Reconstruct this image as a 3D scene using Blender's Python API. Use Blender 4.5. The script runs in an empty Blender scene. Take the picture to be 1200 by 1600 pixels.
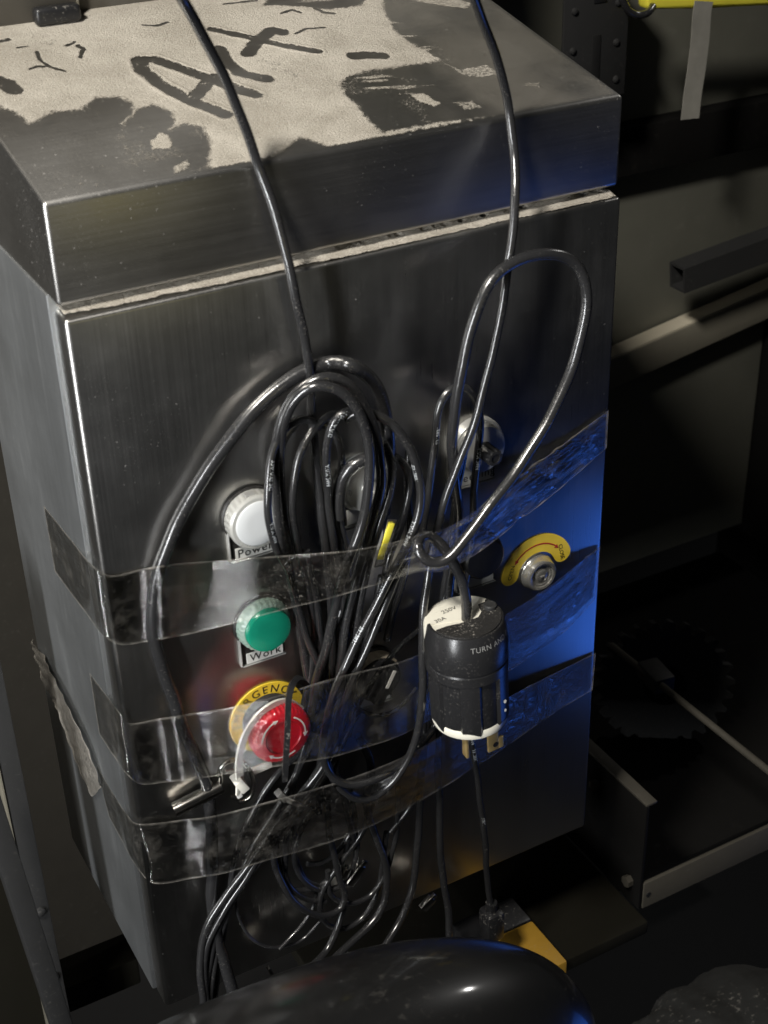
import bpy, bmesh, math, random
import numpy as np
from mathutils import Vector, Matrix
R_ = math.radians
random.seed(7); RNG = np.random.default_rng(11)
scene = bpy.context.scene
C = scene.collection

# ------------------------------------------------------------------ camera
cam = bpy.data.cameras.new('camera'); cam_o = bpy.data.objects.new('camera', cam); C.objects.link(cam_o)
cam_o.matrix_world = Matrix(((0.87414227, 0.266667, -0.40591132, -0.30734),
                             (-0.48493348, 0.43322877, -0.75970544, -0.58390),
                             (-0.02673591, 0.86093062, 0.50801934, 0.68010),
                             (0, 0, 0, 1)))
cam.sensor_fit = 'VERTICAL'; cam.sensor_height = 36; cam.sensor_width = 27; cam.lens = 51.2
cam.clip_start = .02; cam.clip_end = 50
cam.dof.use_dof = True; cam.dof.focus_distance = .86; cam.dof.aperture_fstop = 15
scene.camera = cam_o
# ------------------------------------------------------------------ world and lamps
w = bpy.data.worlds.new('World'); scene.world = w; w.use_nodes = True
w.node_tree.nodes['Background'].inputs[0].default_value = (.92, .96, 1.0, 1)
w.node_tree.nodes['Background'].inputs[1].default_value = .012
def area(name, loc, target, size, power, col, size_y=None, spread=180):
    l = bpy.data.lights.new(name, 'AREA'); l.energy = power; l.color = col
    l.shape = 'RECTANGLE' if size_y else 'DISK'; l.size = size
    if size_y: l.size_y = size_y
    l.spread = R_(spread)
    o = bpy.data.objects.new(name, l); C.objects.link(o); o.location = loc
    o.rotation_euler = (Vector(target) - Vector(loc)).to_track_quat('-Z', 'Y').to_euler()
    return o
area('ceiling_lamp', (-.80, -.50, 1.55), (.02, .12, .42), .20, 4.3, (1.0, .955, .88), None, 65)
area('doorway_light', (-1.35, -.75, .40), (0, 0, .30), .13, 5.8, (.97, .985, 1.0), 1.10, 85)
area('blue_reflection_helper', (.63, -.23, -.16), (.12, 0, .28), .18, .055, (.05, .20, 1.0), .24, 70)  # added lamp in place of an unseen blue object mirrored in door and tape
area('yellow_reflection_helper', (-.08, -.57, .45), (-.13, 0, .48), .07, .0042, (1.0, .86, .32), .07, 60)  # added lamp standing for an unseen yellow sheet reflected on the hood
area('far_lamp', (1.50, .37, 1.24), (0, -.1, .1), .045, 1.8, (1.0, .97, .93))
vs = scene.view_settings; vs.view_transform = 'Standard'; vs.look = 'None'; vs.exposure = 0; vs.gamma = 1
scene.render.engine = 'CYCLES'
scene.cycles.max_bounces = 6; scene.cycles.diffuse_bounces = 2; scene.cycles.glossy_bounces = 4; scene.cycles.transmission_bounces = 4; scene.cycles.transparent_max_bounces = 16

# ------------------------------------------------------------------ helpers
class NT:
    def __init__(s, name):
        s.m = bpy.data.materials.new(name); s.m.use_nodes = True; s.t = s.m.node_tree; s.n = s.t.nodes
        s.b = s.n['Principled BSDF']; s.out = s.n['Material Output']
    def add(s, typ, **k):
        nd = s.n.new(typ)
        for a, v in k.items():
            if a.startswith('i_'):
                key = a[2:]; key = int(key) if key.isdigit() else key.replace('_', ' ')
                nd.inputs[key].default_value = v
            else: setattr(nd, a, v)
        return nd
    def link(s, a, b): s.t.links.new(a, b)
    def math(s, op, a, b=None, c=None, clamp=False):
        nd = s.n.new('ShaderNodeMath'); nd.operation = op; nd.use_clamp = clamp
        for i, x in enumerate((a, b, c)):
            if x is None: continue
            if isinstance(x, (int, float)): nd.inputs[i].default_value = x
            else: s.link(x, nd.inputs[i])
        return nd.outputs[0]
    def coords(s, scale=(1, 1, 1), kind='Object'):
        tc = s.n.new('ShaderNodeTexCoord'); mp = s.n.new('ShaderNodeMapping'); mp.inputs['Scale'].default_value = scale
        s.link(tc.outputs[kind], mp.inputs[0]); return mp.outputs[0]
    def noise(s, scale, detail=3, rough=.55, vec=None, dist=0):
        nd = s.n.new('ShaderNodeTexNoise'); nd.inputs['Scale'].default_value = scale
        nd.inputs['Detail'].default_value = detail; nd.inputs['Roughness'].default_value = rough
        nd.inputs['Distortion'].default_value = dist
        s.link(vec if vec is not None else s.coords(), nd.inputs['Vector']); return nd.outputs[0]
    def ramp(s, fac, a, b, lo=0., hi=1.):
        nd = s.n.new('ShaderNodeMapRange'); nd.interpolation_type = 'SMOOTHSTEP'
        for i, x in zip((1, 2, 3, 4), (a, b, lo, hi)): nd.inputs[i].default_value = x
        s.link(fac, nd.inputs[0]); return nd.outputs[0]
    def mixc(s, fac, a, b):
        nd = s.n.new('ShaderNodeMix'); nd.data_type = 'RGBA'
        for x, i in ((fac, 0), (a, 6), (b, 7)):
            if isinstance(x, (tuple, list)): nd.inputs[i].default_value = (*x, 1) if len(x) == 3 else x
            elif isinstance(x, (int, float)): nd.inputs[i].default_value = x
            else: s.link(x, nd.inputs[i])
        return nd.outputs[2]
    def bump(s, h, strength, dist):
        nd = s.n.new('ShaderNodeBump'); nd.inputs['Strength'].default_value = strength; nd.inputs['Distance'].default_value = dist
        s.link(h, nd.inputs['Height']); s.link(nd.outputs[0], s.b.inputs['Normal']); return nd
DUST = (.44, .41, .36)
MATS = {}
def steel(name, grain, base=(.47, .46, .44), rough=.27, aniso=.6, film=.0, specks=.6, fdust=(.3, .8)):
    m = NT(name); b = m.b
    sc = {'Z': (900, 900, 9), 'X': (9, 900, 900), 'Y': (900, 9, 900)}[grain]
    g = m.noise(1, 4, .6, m.coords(sc))
    blotch = m.noise(14, 5, .6)
    fine = m.noise(520, 2, .5)
    fine2 = m.noise(1700, 1, .5)
    region = m.ramp(m.noise(9, 3, .6), .42, .72)
    sp = m.math('MULTIPLY', m.ramp(fine, .69, .76), m.math('ADD', m.math('MULTIPLY', region, .85), .15))
    sp2 = m.math('MULTIPLY', m.ramp(fine2, .66, .78), m.math('MULTIPLY', region, .6))
    d = m.math('MULTIPLY', m.math('ADD', sp, sp2, clamp=True), specks)
    smear = m.math('MULTIPLY', m.ramp(m.noise(1, 4, .65, m.coords({'Z': (60, 60, 14), 'X': (14, 60, 60), 'Y': (60, 14, 60)}[grain])), .50, .90), film + .02)
    d = m.math('ADD', d, m.math('ADD', smear, film), clamp=True)
    col = m.mixc(g, tuple(x * .90 for x in base), tuple(min(1, x * 1.07) for x in base))
    m.link(m.mixc(d, col, DUST), b.inputs['Base Color'])
    m.link(m.math('SUBTRACT', 1.0, d), b.inputs['Metallic'])
    r = m.math('ADD', m.math('MULTIPLY', m.math('SUBTRACT', g, .5), .07), m.math('MULTIPLY', m.ramp(blotch, .35, .75), .06))
    r = m.math('ADD', m.math('ADD', r, rough), m.math('MULTIPLY', d, .5), clamp=True)
    m.link(r, b.inputs['Roughness'])
    b.inputs['Anisotropic'].default_value = aniso
    tg = m.add('ShaderNodeTangent', direction_type='RADIAL', axis='Z'); m.link(tg.outputs[0], b.inputs['Tangent'])
    b.inputs['Anisotropic Rotation'].default_value = {'Z': .0, 'X': .25, 'Y': .25}[grain]
    m.bump(g, .02, .0002)
    return m.m
def plain(name, col, rough, metal=0., dust=.0, noise=.12, scale=120, bump=0., spec=.5, coat=0., trans=0.):
    m = NT(name); b = m.b
    n = m.noise(scale, 4, .6)
    c = m.mixc(n, tuple(x * (1 - noise) for x in col), tuple(min(1, x * (1 + noise)) for x in col))
    d = None
    if dust:
        d = m.math('MULTIPLY', m.ramp(m.noise(scale * 5, 3, .6), .56, .74), m.math('MULTIPLY', m.ramp(m.noise(scale * .35, 3), .4, .7), dust))
        c = m.mixc(d, c, DUST)
    m.link(c, b.inputs['Base Color']); b.inputs['Metallic'].default_value = metal
    rr = m.math('ADD', m.math('MULTIPLY', m.math('SUBTRACT', m.noise(scale * .6, 4), .5), .2), rough, clamp=True)
    if d is not None: rr = m.math('ADD', rr, m.math('MULTIPLY', d, .5), clamp=True)
    m.link(rr, b.inputs['Roughness'])
    b.inputs['Specular IOR Level'].default_value = spec
    b.inputs['Coat Weight'].default_value = coat; b.inputs['Coat Roughness'].default_value = .1
    b.inputs['Transmission Weight'].default_value = trans
    if bump: m.bump(m.noise(scale * 2.5, 4), bump, .001)
    return m.m
def dust_mat():
    m = NT('fine_dust'); b = m.b
    at = m.add('ShaderNodeAttribute', attribute_name='dust')
    f1 = m.noise(900, 3, .6); f2 = m.noise(2600, 2, .6); big = m.noise(26, 5, .6)
    c = m.mixc(m.ramp(big, .3, .75), (.32, .292, .245), (.47, .435, .375))
    c = m.mixc(m.ramp(m.noise(1300, 4, .75), .50, .70), c, (.55, .52, .46))
    c = m.mixc(m.ramp(m.noise(800, 4, .75), .58, .72), c, (.17, .15, .12))
    m.link(c, b.inputs['Base Color']); b.inputs['Roughness'].default_value = .95; b.inputs['Specular IOR Level'].default_value = .1
    m.bump(m.math('ADD', f1, m.math('MULTIPLY', f2, .7)), .75, .0013)
    thr = m.math('ADD', at.outputs['Fac'], m.math('MULTIPLY', m.math('SUBTRACT', m.math('ADD', m.math('MULTIPLY', f1, .55), m.math('MULTIPLY', f2, .45)), .5), 1.5))
    fl = m.add('ShaderNodeAttribute', attribute_name='film')
    m.link(m.math('MAXIMUM', m.ramp(thr, .40, .66), fl.outputs['Fac']), b.inputs['Alpha'])
    return m.m
def tape_mat(name='clear_film', haze=0.):
    m = NT(name); n = m.n
    n.remove(m.b)
    tr = m.add('ShaderNodeBsdfTransparent', i_Color=(.96, .96, .95, 1))
    gl = m.add('ShaderNodeBsdfGlossy', i_Color=(1, 1, 1, 1), i_Roughness=.055)
    df = m.add('ShaderNodeBsdfDiffuse', i_Color=(*DUST, 1))
    fr = m.add('ShaderNodeFresnel', i_IOR=1.62)
    uv = m.add('ShaderNodeUVMap', uv_map='UVMap')
    mp = m.add('ShaderNodeMapping', i_Scale=(3, 26, 1)); m.link(uv.outputs[0], mp.inputs[0])
    streak = m.noise(3, 5, .65, mp.outputs[0], .4)
    bp = m.add('ShaderNodeBump', i_Strength=.42, i_Distance=.0013); m.link(streak, bp.inputs['Height'])
    m.link(bp.outputs[0], gl.inputs['Normal']); m.link(bp.outputs[0], fr.inputs['Normal'])
    m1 = m.add('ShaderNodeMixShader'); m.link(m.math('MULTIPLY', fr.outputs[0], 2.1, clamp=True), m1.inputs[0]); m.link(tr.outputs[0], m1.inputs[1]); m.link(gl.outputs[0], m1.inputs[2])
    ed = m.add('ShaderNodeAttribute', attribute_name='edge')
    sm = m.math('ADD', m.ramp(m.noise(60, 6, .7), .46, .82, .0, .13), m.ramp(m.noise(1, 4, .7, m.coords((25, 400, 400))), .58, .80, 0, .06))
    sp = m.math('MULTIPLY', m.ramp(m.noise(900, 3, .6), .60, .72), m.ramp(m.noise(22, 4), .42, .7, 0, .42))
    stk = m.ramp(streak, .60, .78, 0, .09)
    f = m.math('ADD', m.math('ADD', sm, sp), m.math('ADD', stk, m.math('MULTIPLY', ed.outputs['Fac'], m.ramp(m.noise(130, 4, .7), .35, .65, .10, .42))), clamp=True)
    if haze: f = m.math('ADD', f, m.ramp(streak, .35, .65, haze * .3, haze), clamp=True)
    m2 = m.add('ShaderNodeMixShader'); m.link(f, m2.inputs[0]); m.link(m1.outputs[0], m2.inputs[1]); m.link(df.outputs[0], m2.inputs[2])
    m.link(m2.outputs[0], m.out.inputs['Surface'])
    return m.m
M = MATS
M['door'] = steel('brushed_steel_vertical', 'Z', rough=.28, aniso=.6, specks=.45)
M['hood'] = steel('brushed_steel_horizontal', 'X', rough=.36, aniso=.35, specks=.5, film=.0)
M['side'] = steel('brushed_steel_side', 'Z', base=(.52, .54, .55), rough=.36, aniso=.3, specks=.25, film=.05)
M['chrome'] = plain('polished_chrome', (.70, .69, .66), .20, .82, dust=.2)
M['chrome_dark'] = plain('dark_chrome', (.55, .53, .49), .16, 1, dust=.1)
M['satin'] = plain('satin_aluminium', (.50, .50, .48), .32, .5, dust=.15)
M['brass'] = plain('brass', (.85, .62, .27), .38, .75)
M['cable'] = plain('black_pvc', (.022, .022, .023), .21, 0, dust=.2, scale=160, bump=.05, spec=1.0)
M['cord'] = plain('black_rubber_cord', (.022, .022, .023), .23, 0, dust=.2, scale=140, bump=.12, spec=1.0)
M['dial'] = plain('black_dial_face', (.010, .010, .010), .4)
M['print'] = plain('pale_print', (.55, .58, .60), .5)
M['ink'] = plain('black_ink', (.012, .012, .012), .5)
M['label'] = plain('label_card', (.60, .60, .57), .45, dust=.4)
M['plate'] = plain('legend_plate_black', (.020, .019, .018), .4, dust=.5)
M['white_lens'] = plain('white_lens', (.62, .64, .65), .22, noise=.03, coat=.3)
M['clear_ring'] = plain('frosted_clear_plastic', (.70, .70, .66), .25, noise=.1, trans=.45)
M['green_lens'] = plain('green_lens', (.010, .27, .165), .20, noise=.06, coat=.5)
M['green_ring'] = plain('green_tinted_plastic', (.48, .66, .56), .28, noise=.1, trans=.4)
M['red'] = plain('red_plastic', (.52, .010, .022), .30, noise=.08, coat=.25, dust=.2)
M['yellow'] = plain('yellow_enamel', (.66, .46, .035), .38, dust=.35)
M['yellow_sticker'] = plain('yellow_sticker', (.85, .62, .05), .45, dust=.1)
M['redink'] = plain('red_ink', (.42, .02, .015), .5)
M['white_mark'] = plain('white_mark', (.82, .80, .76), .5)
M['black'] = plain('black_plastic', (.014, .014, .015), .34, dust=.6, scale=110, bump=.06)
M['black_gloss'] = plain('black_button', (.006, .006, .006), .35)
M['plug_black'] = plain('plug_black', (.018, .018, .019), .30, dust=.22, scale=130, bump=.05)
M['dusty_black'] = plain('dusty_black_plastic', (.020, .019, .018), .5, dust=1.0, scale=200, bump=.3)
M['cream'] = plain('cream_nylon', (.80, .77, .66), .30, noise=.05, dust=.25, scale=90)
M['tan'] = plain('tan_plastic', (.42, .36, .28), .35, noise=.08)
M['white_nylon'] = plain('white_nylon', (.80, .78, .70), .34, noise=.05)
M['grey_nylon'] = plain('grey_plastic', (.25, .25, .24), .4)
M['dust'] = dust_mat()
M['tape'] = tape_mat()
M['clear'] = tape_mat('clear_sleeve', .12)
M['scrap'] = tape_mat('crumpled_film', .32)
M['dome'] = plain('glossy_black_shell', (.008, .008, .008), .36, dust=.10, scale=40, noise=.2, coat=.8)
M['wall'] = plain('grey_green_paint', (.15, .148, .120), .55, dust=.12, scale=18, noise=.2)
M['wall_back'] = plain('brown_grey_steel', (.075, .068, .056), .5, .2, dust=.15, scale=40)
M['frame'] = plain('dark_grey_frame', (.030, .030, .030), .55, .1, dust=.12, scale=60, spec=.25)
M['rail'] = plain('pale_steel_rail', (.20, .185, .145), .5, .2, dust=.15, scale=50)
M['rail_shaded'] = plain('shaded_steel_flange', (.055, .050, .040), .6, .0, dust=.05, scale=50, spec=.2)  # pale steel darkened; the blocked light is put into the colour
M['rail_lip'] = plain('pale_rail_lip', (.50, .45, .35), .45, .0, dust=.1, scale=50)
M['dark'] = plain('shaded_machine_paint', (.005, .0047, .0043), .75, dust=.02, scale=30, spec=.12)  # near black because the shade around the machine is in this colour
M['brown'] = plain('shaded_brown_plate', (.010, .009, .006), .8, dust=.02, scale=24, spec=.12)  # plate brown lowered further, with the shade over the bed painted in
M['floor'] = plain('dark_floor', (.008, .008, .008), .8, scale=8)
M['amber'] = plain('yellow_case', (.34, .19, .02), .5, dust=.2)
M['yellow_film'] = plain('yellow_plastic_film', (.85, .75, .07), .4, noise=.2, scale=30)
M['masking'] = plain('pale_masking_tape', (.27, .26, .23), .7, noise=.2, scale=90)
M['dusty'] = plain('dusty_dark_cloth', (.010, .010, .009), .95, dust=.30, scale=45, bump=.5)

def tag(o, label, cat, group=None, kind=None):
    o['label'] = label; o['category'] = cat
    if group: o['group'] = group
    return o
def link_mesh(name, verts, faces, mat, parent=None, smooth=True, autos=35):
    me = bpy.data.meshes.new(name)
    me.from_pydata([tuple(v) for v in verts], [], [tuple(f) for f in faces]); me.update()
    o = bpy.data.objects.new(name, me); C.objects.link(o)
    if mat is not None: me.materials.append(M[mat] if isinstance(mat, str) else mat)
    if smooth:
        bm = bmesh.new(); bm.from_mesh(me)
        for f in bm.faces: f.smooth = True
        for e in bm.edges:
            if len(e.link_faces) == 2 and e.calc_face_angle(0) > R_(autos): e.smooth = False
        bm.to_mesh(me); bm.free()
    if parent is not None:
        o.parent = parent
        if parent.type == 'EMPTY': o.matrix_parent_inverse = Matrix.Translation(-parent.location)
    return o
def from_bm(name, bm, mat, parent=None, autos=35):
    bmesh.ops.recalc_face_normals(bm, faces=bm.faces)
    v = [x.co.copy() for x in bm.verts]; bm.verts.index_update()
    f = [[x.index for x in p.verts] for p in bm.faces]; bm.free()
    return link_mesh(name, v, f, mat, parent, True, autos)
def thing(name, loc, label, cat, group=None):
    o = bpy.data.objects.new(name, None); C.objects.link(o); o.location = loc; o.empty_display_size = .02
    return tag(o, label, cat, group)
def structure(o): o['kind'] = 'structure'; return o
def box_bm(lo, hi, bev=.0, seg=2, bm=None):
    b = bmesh.new(); bmesh.ops.create_cube(b, size=1)
    for v in b.verts: v.co = Vector(((lo[i] + hi[i]) / 2 + v.co[i] * (hi[i] - lo[i]) for i in range(3)))
    if bev: bmesh.ops.bevel(b, geom=b.edges[:], offset=bev, segments=seg, affect='EDGES', profile=.5)
    if bm is None: return b
    me = bpy.data.meshes.new('t'); b.to_mesh(me); b.free(); bm.from_mesh(me); bpy.data.meshes.remove(me); return bm
def bar_bm(p0, p1, wd, ht, up=(0, 0, 1), bev=.001):
    """a rectangular bar from p0 to p1"""
    p0 = Vector(p0); p1 = Vector(p1); d = p1 - p0; L = d.length; x = d.normalized(); z = Vector(up); y = z.cross(x).normalized(); z = x.cross(y)
    b = box_bm((0, -wd / 2, -ht / 2), (L, wd / 2, ht / 2), bev)
    mt = Matrix((x, y, z)).transposed()
    for v in b.verts: v.co = p0 + mt @ v.co
    return b
def tube_bars(p0, p1, wd, ht, th, up=(0, 0, 1)):
    """a hollow square tube"""
    p0 = Vector(p0); p1 = Vector(p1); d = p1 - p0; x = d.normalized(); z = Vector(up); y = z.cross(x).normalized(); z = x.cross(y)
    vs, fs = [], []
    for p in (p0, p1):
        for (a, b) in ((wd / 2, ht / 2), (wd / 2 - th, ht / 2 - th)):
            for sy, sz in ((-1, -1), (1, -1), (1, 1), (-1, 1)): vs.append(p + y * a * sy + z * b * sz)
    for i in range(4):
        j = (i + 1) % 4
        fs += [(i, j, 8 + j, 8 + i), (4 + j, 4 + i, 12 + i, 12 + j), (i, 4 + i, 4 + j, j), (8 + i, 8 + j, 12 + j, 12 + i)]
    return vs, fs
def lathe(prof, cx, cz, n=48, knurl=None):
    """profile (r, h) turned round the panel normal (towards -y) at x=cx, z=cz"""
    vs, fs = [], []
    for i, (r, h) in enumerate(prof):
        for k in range(n):
            a = 2 * math.pi * k / n; rr = r
            if knurl and i in knurl: rr = r * (1 + knurl[i] * (1 if k % 4 < 2 else -1))
            vs.append((cx + rr * math.cos(a), -h, cz + rr * math.sin(a)))
    for i in range(len(prof) - 1):
        for k in range(n):
            k2 = (k + 1) % n
            fs.append((i * n + k, i * n + k2, (i + 1) * n + k2, (i + 1) * n + k))
    if prof[-1][0] > 0: fs.append(tuple((len(prof) - 1) * n + k for k in range(n)))
    return vs, fs
def sector(r0, r1, a0, a1, h, cx, cz, n=24, head=None, th=.0003):
    """flat arc band on a plane h in front of the panel, optional arrow heads at its ends; a thin solid"""
    o_, i_ = [], []
    for k in range(n + 1):
        a = a0 + (a1 - a0) * k / n
        o_.append((r1 * math.cos(a), r1 * math.sin(a))); i_.append((r0 * math.cos(a), r0 * math.sin(a)))
    vs, fs = [], []
    def quadstrip(A, B):
        b0 = len(vs)
        for p, q in zip(A, B):
            for hh in (h, h + th): vs.append((cx + p[0], -hh, cz + p[1])); vs.append((cx + q[0], -hh, cz + q[1]))
        m = len(A)
        for k in range(m - 1):
            a, b = b0 + 4 * k, b0 + 4 * k + 4
            fs.extend([(a + 2, a + 3, b + 3, b + 2), (a, a + 2, b + 2, b), (a + 1, b + 1, b + 3, a + 3)])
        fs.append((b0, b0 + 1, b0 + 3, b0 + 2)); e = b0 + 4 * (m - 1); fs.append((e, e + 2, e + 3, e + 1))
    quadstrip(o_, i_)
    if head:
        rm = (r0 + r1) / 2
        for which, sgn in head:
            a = a1 if which else a0; hw = (r1 - r0) * 1.7; da = sgn * (r1 - r0) * 3.4 / rm
            tri = [((rm + hw) * math.cos(a), (rm + hw) * math.sin(a)), ((rm - hw) * math.cos(a), (rm - hw) * math.sin(a)), (rm * math.cos(a + da), rm * math.sin(a + da))]
            b0 = len(vs)
            for p in tri: vs.append((cx + p[0], -h, cz + p[1])); vs.append((cx + p[0], -h - th * 1.3, cz + p[1]))
            fs.extend([(b0 + 1, b0 + 3, b0 + 5), (b0, b0 + 2, b0 + 3, b0 + 1), (b0 + 2, b0 + 4, b0 + 5, b0 + 3), (b0 + 4, b0, b0 + 1, b0 + 5)])
    return vs, fs
def text_geo(s, size, align='CENTER', space=1.0):
    cu = bpy.data.curves.new('t', 'FONT'); cu.body = s; cu.size = size; cu.align_x = align; cu.align_y = 'CENTER'; cu.space_character = space; cu.resolution_u = 3
    o = bpy.data.objects.new('t', cu); C.objects.link(o); bpy.context.view_layer.update()
    me = bpy.data.meshes.new_from_object(o.evaluated_get(bpy.context.evaluated_depsgraph_get()))
    v = [tuple(x.co[:2]) for x in me.vertices]; f = [tuple(p.vertices) for p in me.polygons]
    bpy.data.objects.remove(o); bpy.data.curves.remove(cu); bpy.data.meshes.remove(me)
    return v, f
def text_map(name, s, size, mat, parent, fn, align='CENTER', space=1.0):
    v, f = text_geo(s, size, align, space)
    return link_mesh(name, [fn(*p) for p in v], f, mat, parent, False)
def spline(pts, step=.0018):
    P_ = [Vector(p) for p in pts]; P_ = [P_[0] * 2 - P_[1]] + P_ + [P_[-1] * 2 - P_[-2]]
    out = []
    for i in range(1, len(P_) - 2):
        p0, p1, p2, p3 = P_[i - 1:i + 3]
        t = [0]
        for a, b in ((p0, p1), (p1, p2), (p2, p3)): t.append(t[-1] + max((b - a).length, 1e-5) ** .5)
        n = max(2, int((p2 - p1).length / step))
        for k in range(n):
            u = t[1] + (t[2] - t[1]) * k / n
            A1 = p0 * ((t[1] - u) / (t[1] - t[0])) + p1 * ((u - t[0]) / (t[1] - t[0]))
            A2 = p1 * ((t[2] - u) / (t[2] - t[1])) + p2 * ((u - t[1]) / (t[2] - t[1]))
            A3 = p2 * ((t[3] - u) / (t[3] - t[2])) + p3 * ((u - t[2]) / (t[3] - t[2]))
            B1 = A1 * ((t[2] - u) / (t[2] - t[0])) + A2 * ((u - t[0]) / (t[2] - t[0]))
            B2 = A2 * ((t[3] - u) / (t[3] - t[1])) + A3 * ((u - t[1]) / (t[3] - t[1]))
            out.append(B1 * ((t[2] - u) / (t[2] - t[1])) + B2 * ((u - t[1]) / (t[2] - t[1])))
    out.append(P_[-2]); 
    for _ in range(3):   # relax the kinks
        out = [out[0]] + [(out[i - 1] + out[i] * 2 + out[i + 1]) / 4 for i in range(1, len(out) - 1)] + [out[-1]]
    return out
def frames(pts):
    T = [(pts[min(i + 1, len(pts) - 1)] - pts[max(i - 1, 0)]).normalized() for i in range(len(pts))]
    n = Vector((0, -1, 0)); N = []
    for t in T:
        n = (n - t * n.dot(t))
        n = n.normalized() if n.length > 1e-6 else t.orthogonal().normalized()
        N.append(n)
    return T, N, [t.cross(n) for t, n in zip(T, N)]
def tube_geo(pts, r, n=12, flat=1.0, cap=True, taper=None):
    T, N, B = frames(pts); vs, fs = [], []
    for i, p in enumerate(pts):
        rr = r * (taper(i / (len(pts) - 1)) if taper else 1)
        for k in range(n):
            a = 2 * math.pi * k / n; vs.append(p + (N[i] * math.cos(a) * flat + B[i] * math.sin(a)) * rr)
    for i in range(len(pts) - 1):
        for k in range(n): fs.append((i * n + k, i * n + (k + 1) % n, (i + 1) * n + (k + 1) % n, (i + 1) * n + k))
    if cap: fs.append(tuple(range(n - 1, -1, -1))); fs.append(tuple((len(pts) - 1) * n + k for k in range(n)))
    return vs, fs
def wobble(pts, amp, seed):
    rs = random.Random(seed); ph = [rs.uniform(0, 6.28) for _ in range(6)]
    out = []
    for i, p in enumerate(pts):
        s = i * .0018; e = min(1, i / 8, (len(pts) - 1 - i) / 8)
        out.append(p + Vector((math.sin(s * 95 + ph[0]) + .6 * math.sin(s * 210 + ph[1]), .6 * math.sin(s * 120 + ph[2]), math.sin(s * 88 + ph[3]))) * amp * e)
    return out
def cable_print(o, pts, s0, s, size, ang=0.0, r=.0026, flip=False):
    """lettering wrapped on a cable: s0 = arc length where it starts, ang = angle from the side facing the panel front"""
    T, N, B = frames(pts); L = [0]
    for i in range(1, len(pts)): L.append(L[-1] + (pts[i] - pts[i - 1]).length)
    L = np.array(L)
    def fn(x, y):
        if flip: x, y = -x, -y
        q = s0 + x; i = int(min(max(np.searchsorted(L, q) - 1, 0), len(pts) - 2)); t = (q - L[i]) / max(L[i + 1] - L[i], 1e-9); t = min(max(t, 0), 1)
        a = ang + y / r; n_ = N[i].lerp(N[i + 1], t); b_ = B[i].lerp(B[i + 1], t)
        return pts[i].lerp(pts[i + 1], t) + (n_ * math.cos(a) + b_ * math.sin(a)) * (r + .00008)
    return text_map('printed_text', s, size, 'print', o, fn, 'LEFT')

def vnoise(x, y, f, seed):
    """smooth value noise on arrays"""
    rg = np.random.default_rng(seed); g = rg.random((257, 257)); X = x * f; Y = y * f
    xi = np.floor(X).astype(int); yi = np.floor(Y).astype(int); fx = X - xi; fy = Y - yi
    fx = fx * fx * (3 - 2 * fx); fy = fy * fy * (3 - 2 * fy); xi %= 256; yi %= 256
    return (g[xi, yi] * (1 - fx) + g[xi + 1, yi] * fx) * (1 - fy) + (g[xi, yi + 1] * (1 - fx) + g[xi + 1, yi + 1] * fx) * fy
def fbm(x, y, f, seed, o=4): return sum(vnoise(x, y, f * 2 ** i, seed + i) * .5 ** i for i in range(o)) / sum(.5 ** i for i in range(o))
def seg_dist(X, Y, pts):
    d = np.full(X.shape, 9.)
    for (ax, ay), (bx, by) in zip(pts[:-1], pts[1:]):
        vx, vy = bx - ax, by - ay; t = np.clip(((X - ax) * vx + (Y - ay) * vy) / (vx * vx + vy * vy + 1e-12), 0, 1)
        d = np.minimum(d, np.hypot(X - ax - t * vx, Y - ay - t * vy))
    return d
def poly_sd(X, Y, pts):
    """signed distance, negative inside"""
    ins = np.zeros(X.shape, bool); n = len(pts)
    for i in range(n):
        (x1, y1), (x2, y2) = pts[i], pts[(i + 1) % n]
        c = ((y1 > Y) != (y2 > Y)) & (X < (x2 - x1) * (Y - y1) / (y2 - y1 + 1e-15) + x1); ins ^= c
    d = seg_dist(X, Y, list(pts) + [pts[0]]); return np.where(ins, -d, d)
def smst(x, a, b): t = np.clip((x - a) / (b - a), 0, 1); return t * t * (3 - 2 * t)
def grid_mesh(name, X, Y, Z, keep, mat, parent, attr, film=None):
    ny, nx = X.shape; idx = np.arange(nx * ny).reshape(ny, nx)
    q = np.stack([idx[:-1, :-1], idx[:-1, 1:], idx[1:, 1:], idx[1:, :-1]], -1).reshape(-1, 4)
    kq = (keep[:-1, :-1] | keep[:-1, 1:] | keep[1:, 1:] | keep[1:, :-1]).ravel(); q = q[kq]
    used = np.unique(q); remap = -np.ones(nx * ny, int); remap[used] = np.arange(len(used)); q = remap[q]
    co = np.stack([X.ravel(), Y.ravel(), Z.ravel()], -1)[used]
    me = bpy.data.meshes.new(name); me.from_pydata(co.tolist(), [], q.tolist())
    me.polygons.foreach_set('use_smooth', np.ones(len(q), bool))
    a = me.attributes.new('dust', 'FLOAT', 'POINT'); a.data.foreach_set('value', attr.ravel()[used].astype(np.float32))
    if film is not None:
        a = me.attributes.new('film', 'FLOAT', 'POINT'); a.data.foreach_set('value', film.ravel()[used].astype(np.float32))
    me.materials.append(M[mat]); me.update()
    o = bpy.data.objects.new(name, me); C.objects.link(o); o['kind'] = 'stuff'
    o.parent = parent
    if parent.type == 'EMPTY': o.matrix_parent_inverse = Matrix.Translation(-parent.location)
    return o

# ------------------------------------------------------------------ setting
HW, DH = .150, .4339                 # door half width and height
def plane_box(name, lo, hi, mat, bev=.002): return structure(from_bm(name, box_bm(lo, hi, bev), mat))
plane_box('floor', (-4, -4, -.72), (4, 4, -.62), 'floor')
# grey panel wall on the right, behind the cabinet
plane_box('wall', (.20, .42, -.142), (.668, .44, 1.3), 'wall')
plane_box('wall_left', (-1.2, .62, -.62), (.19, .65, 1.8), 'wall_back')
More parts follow.
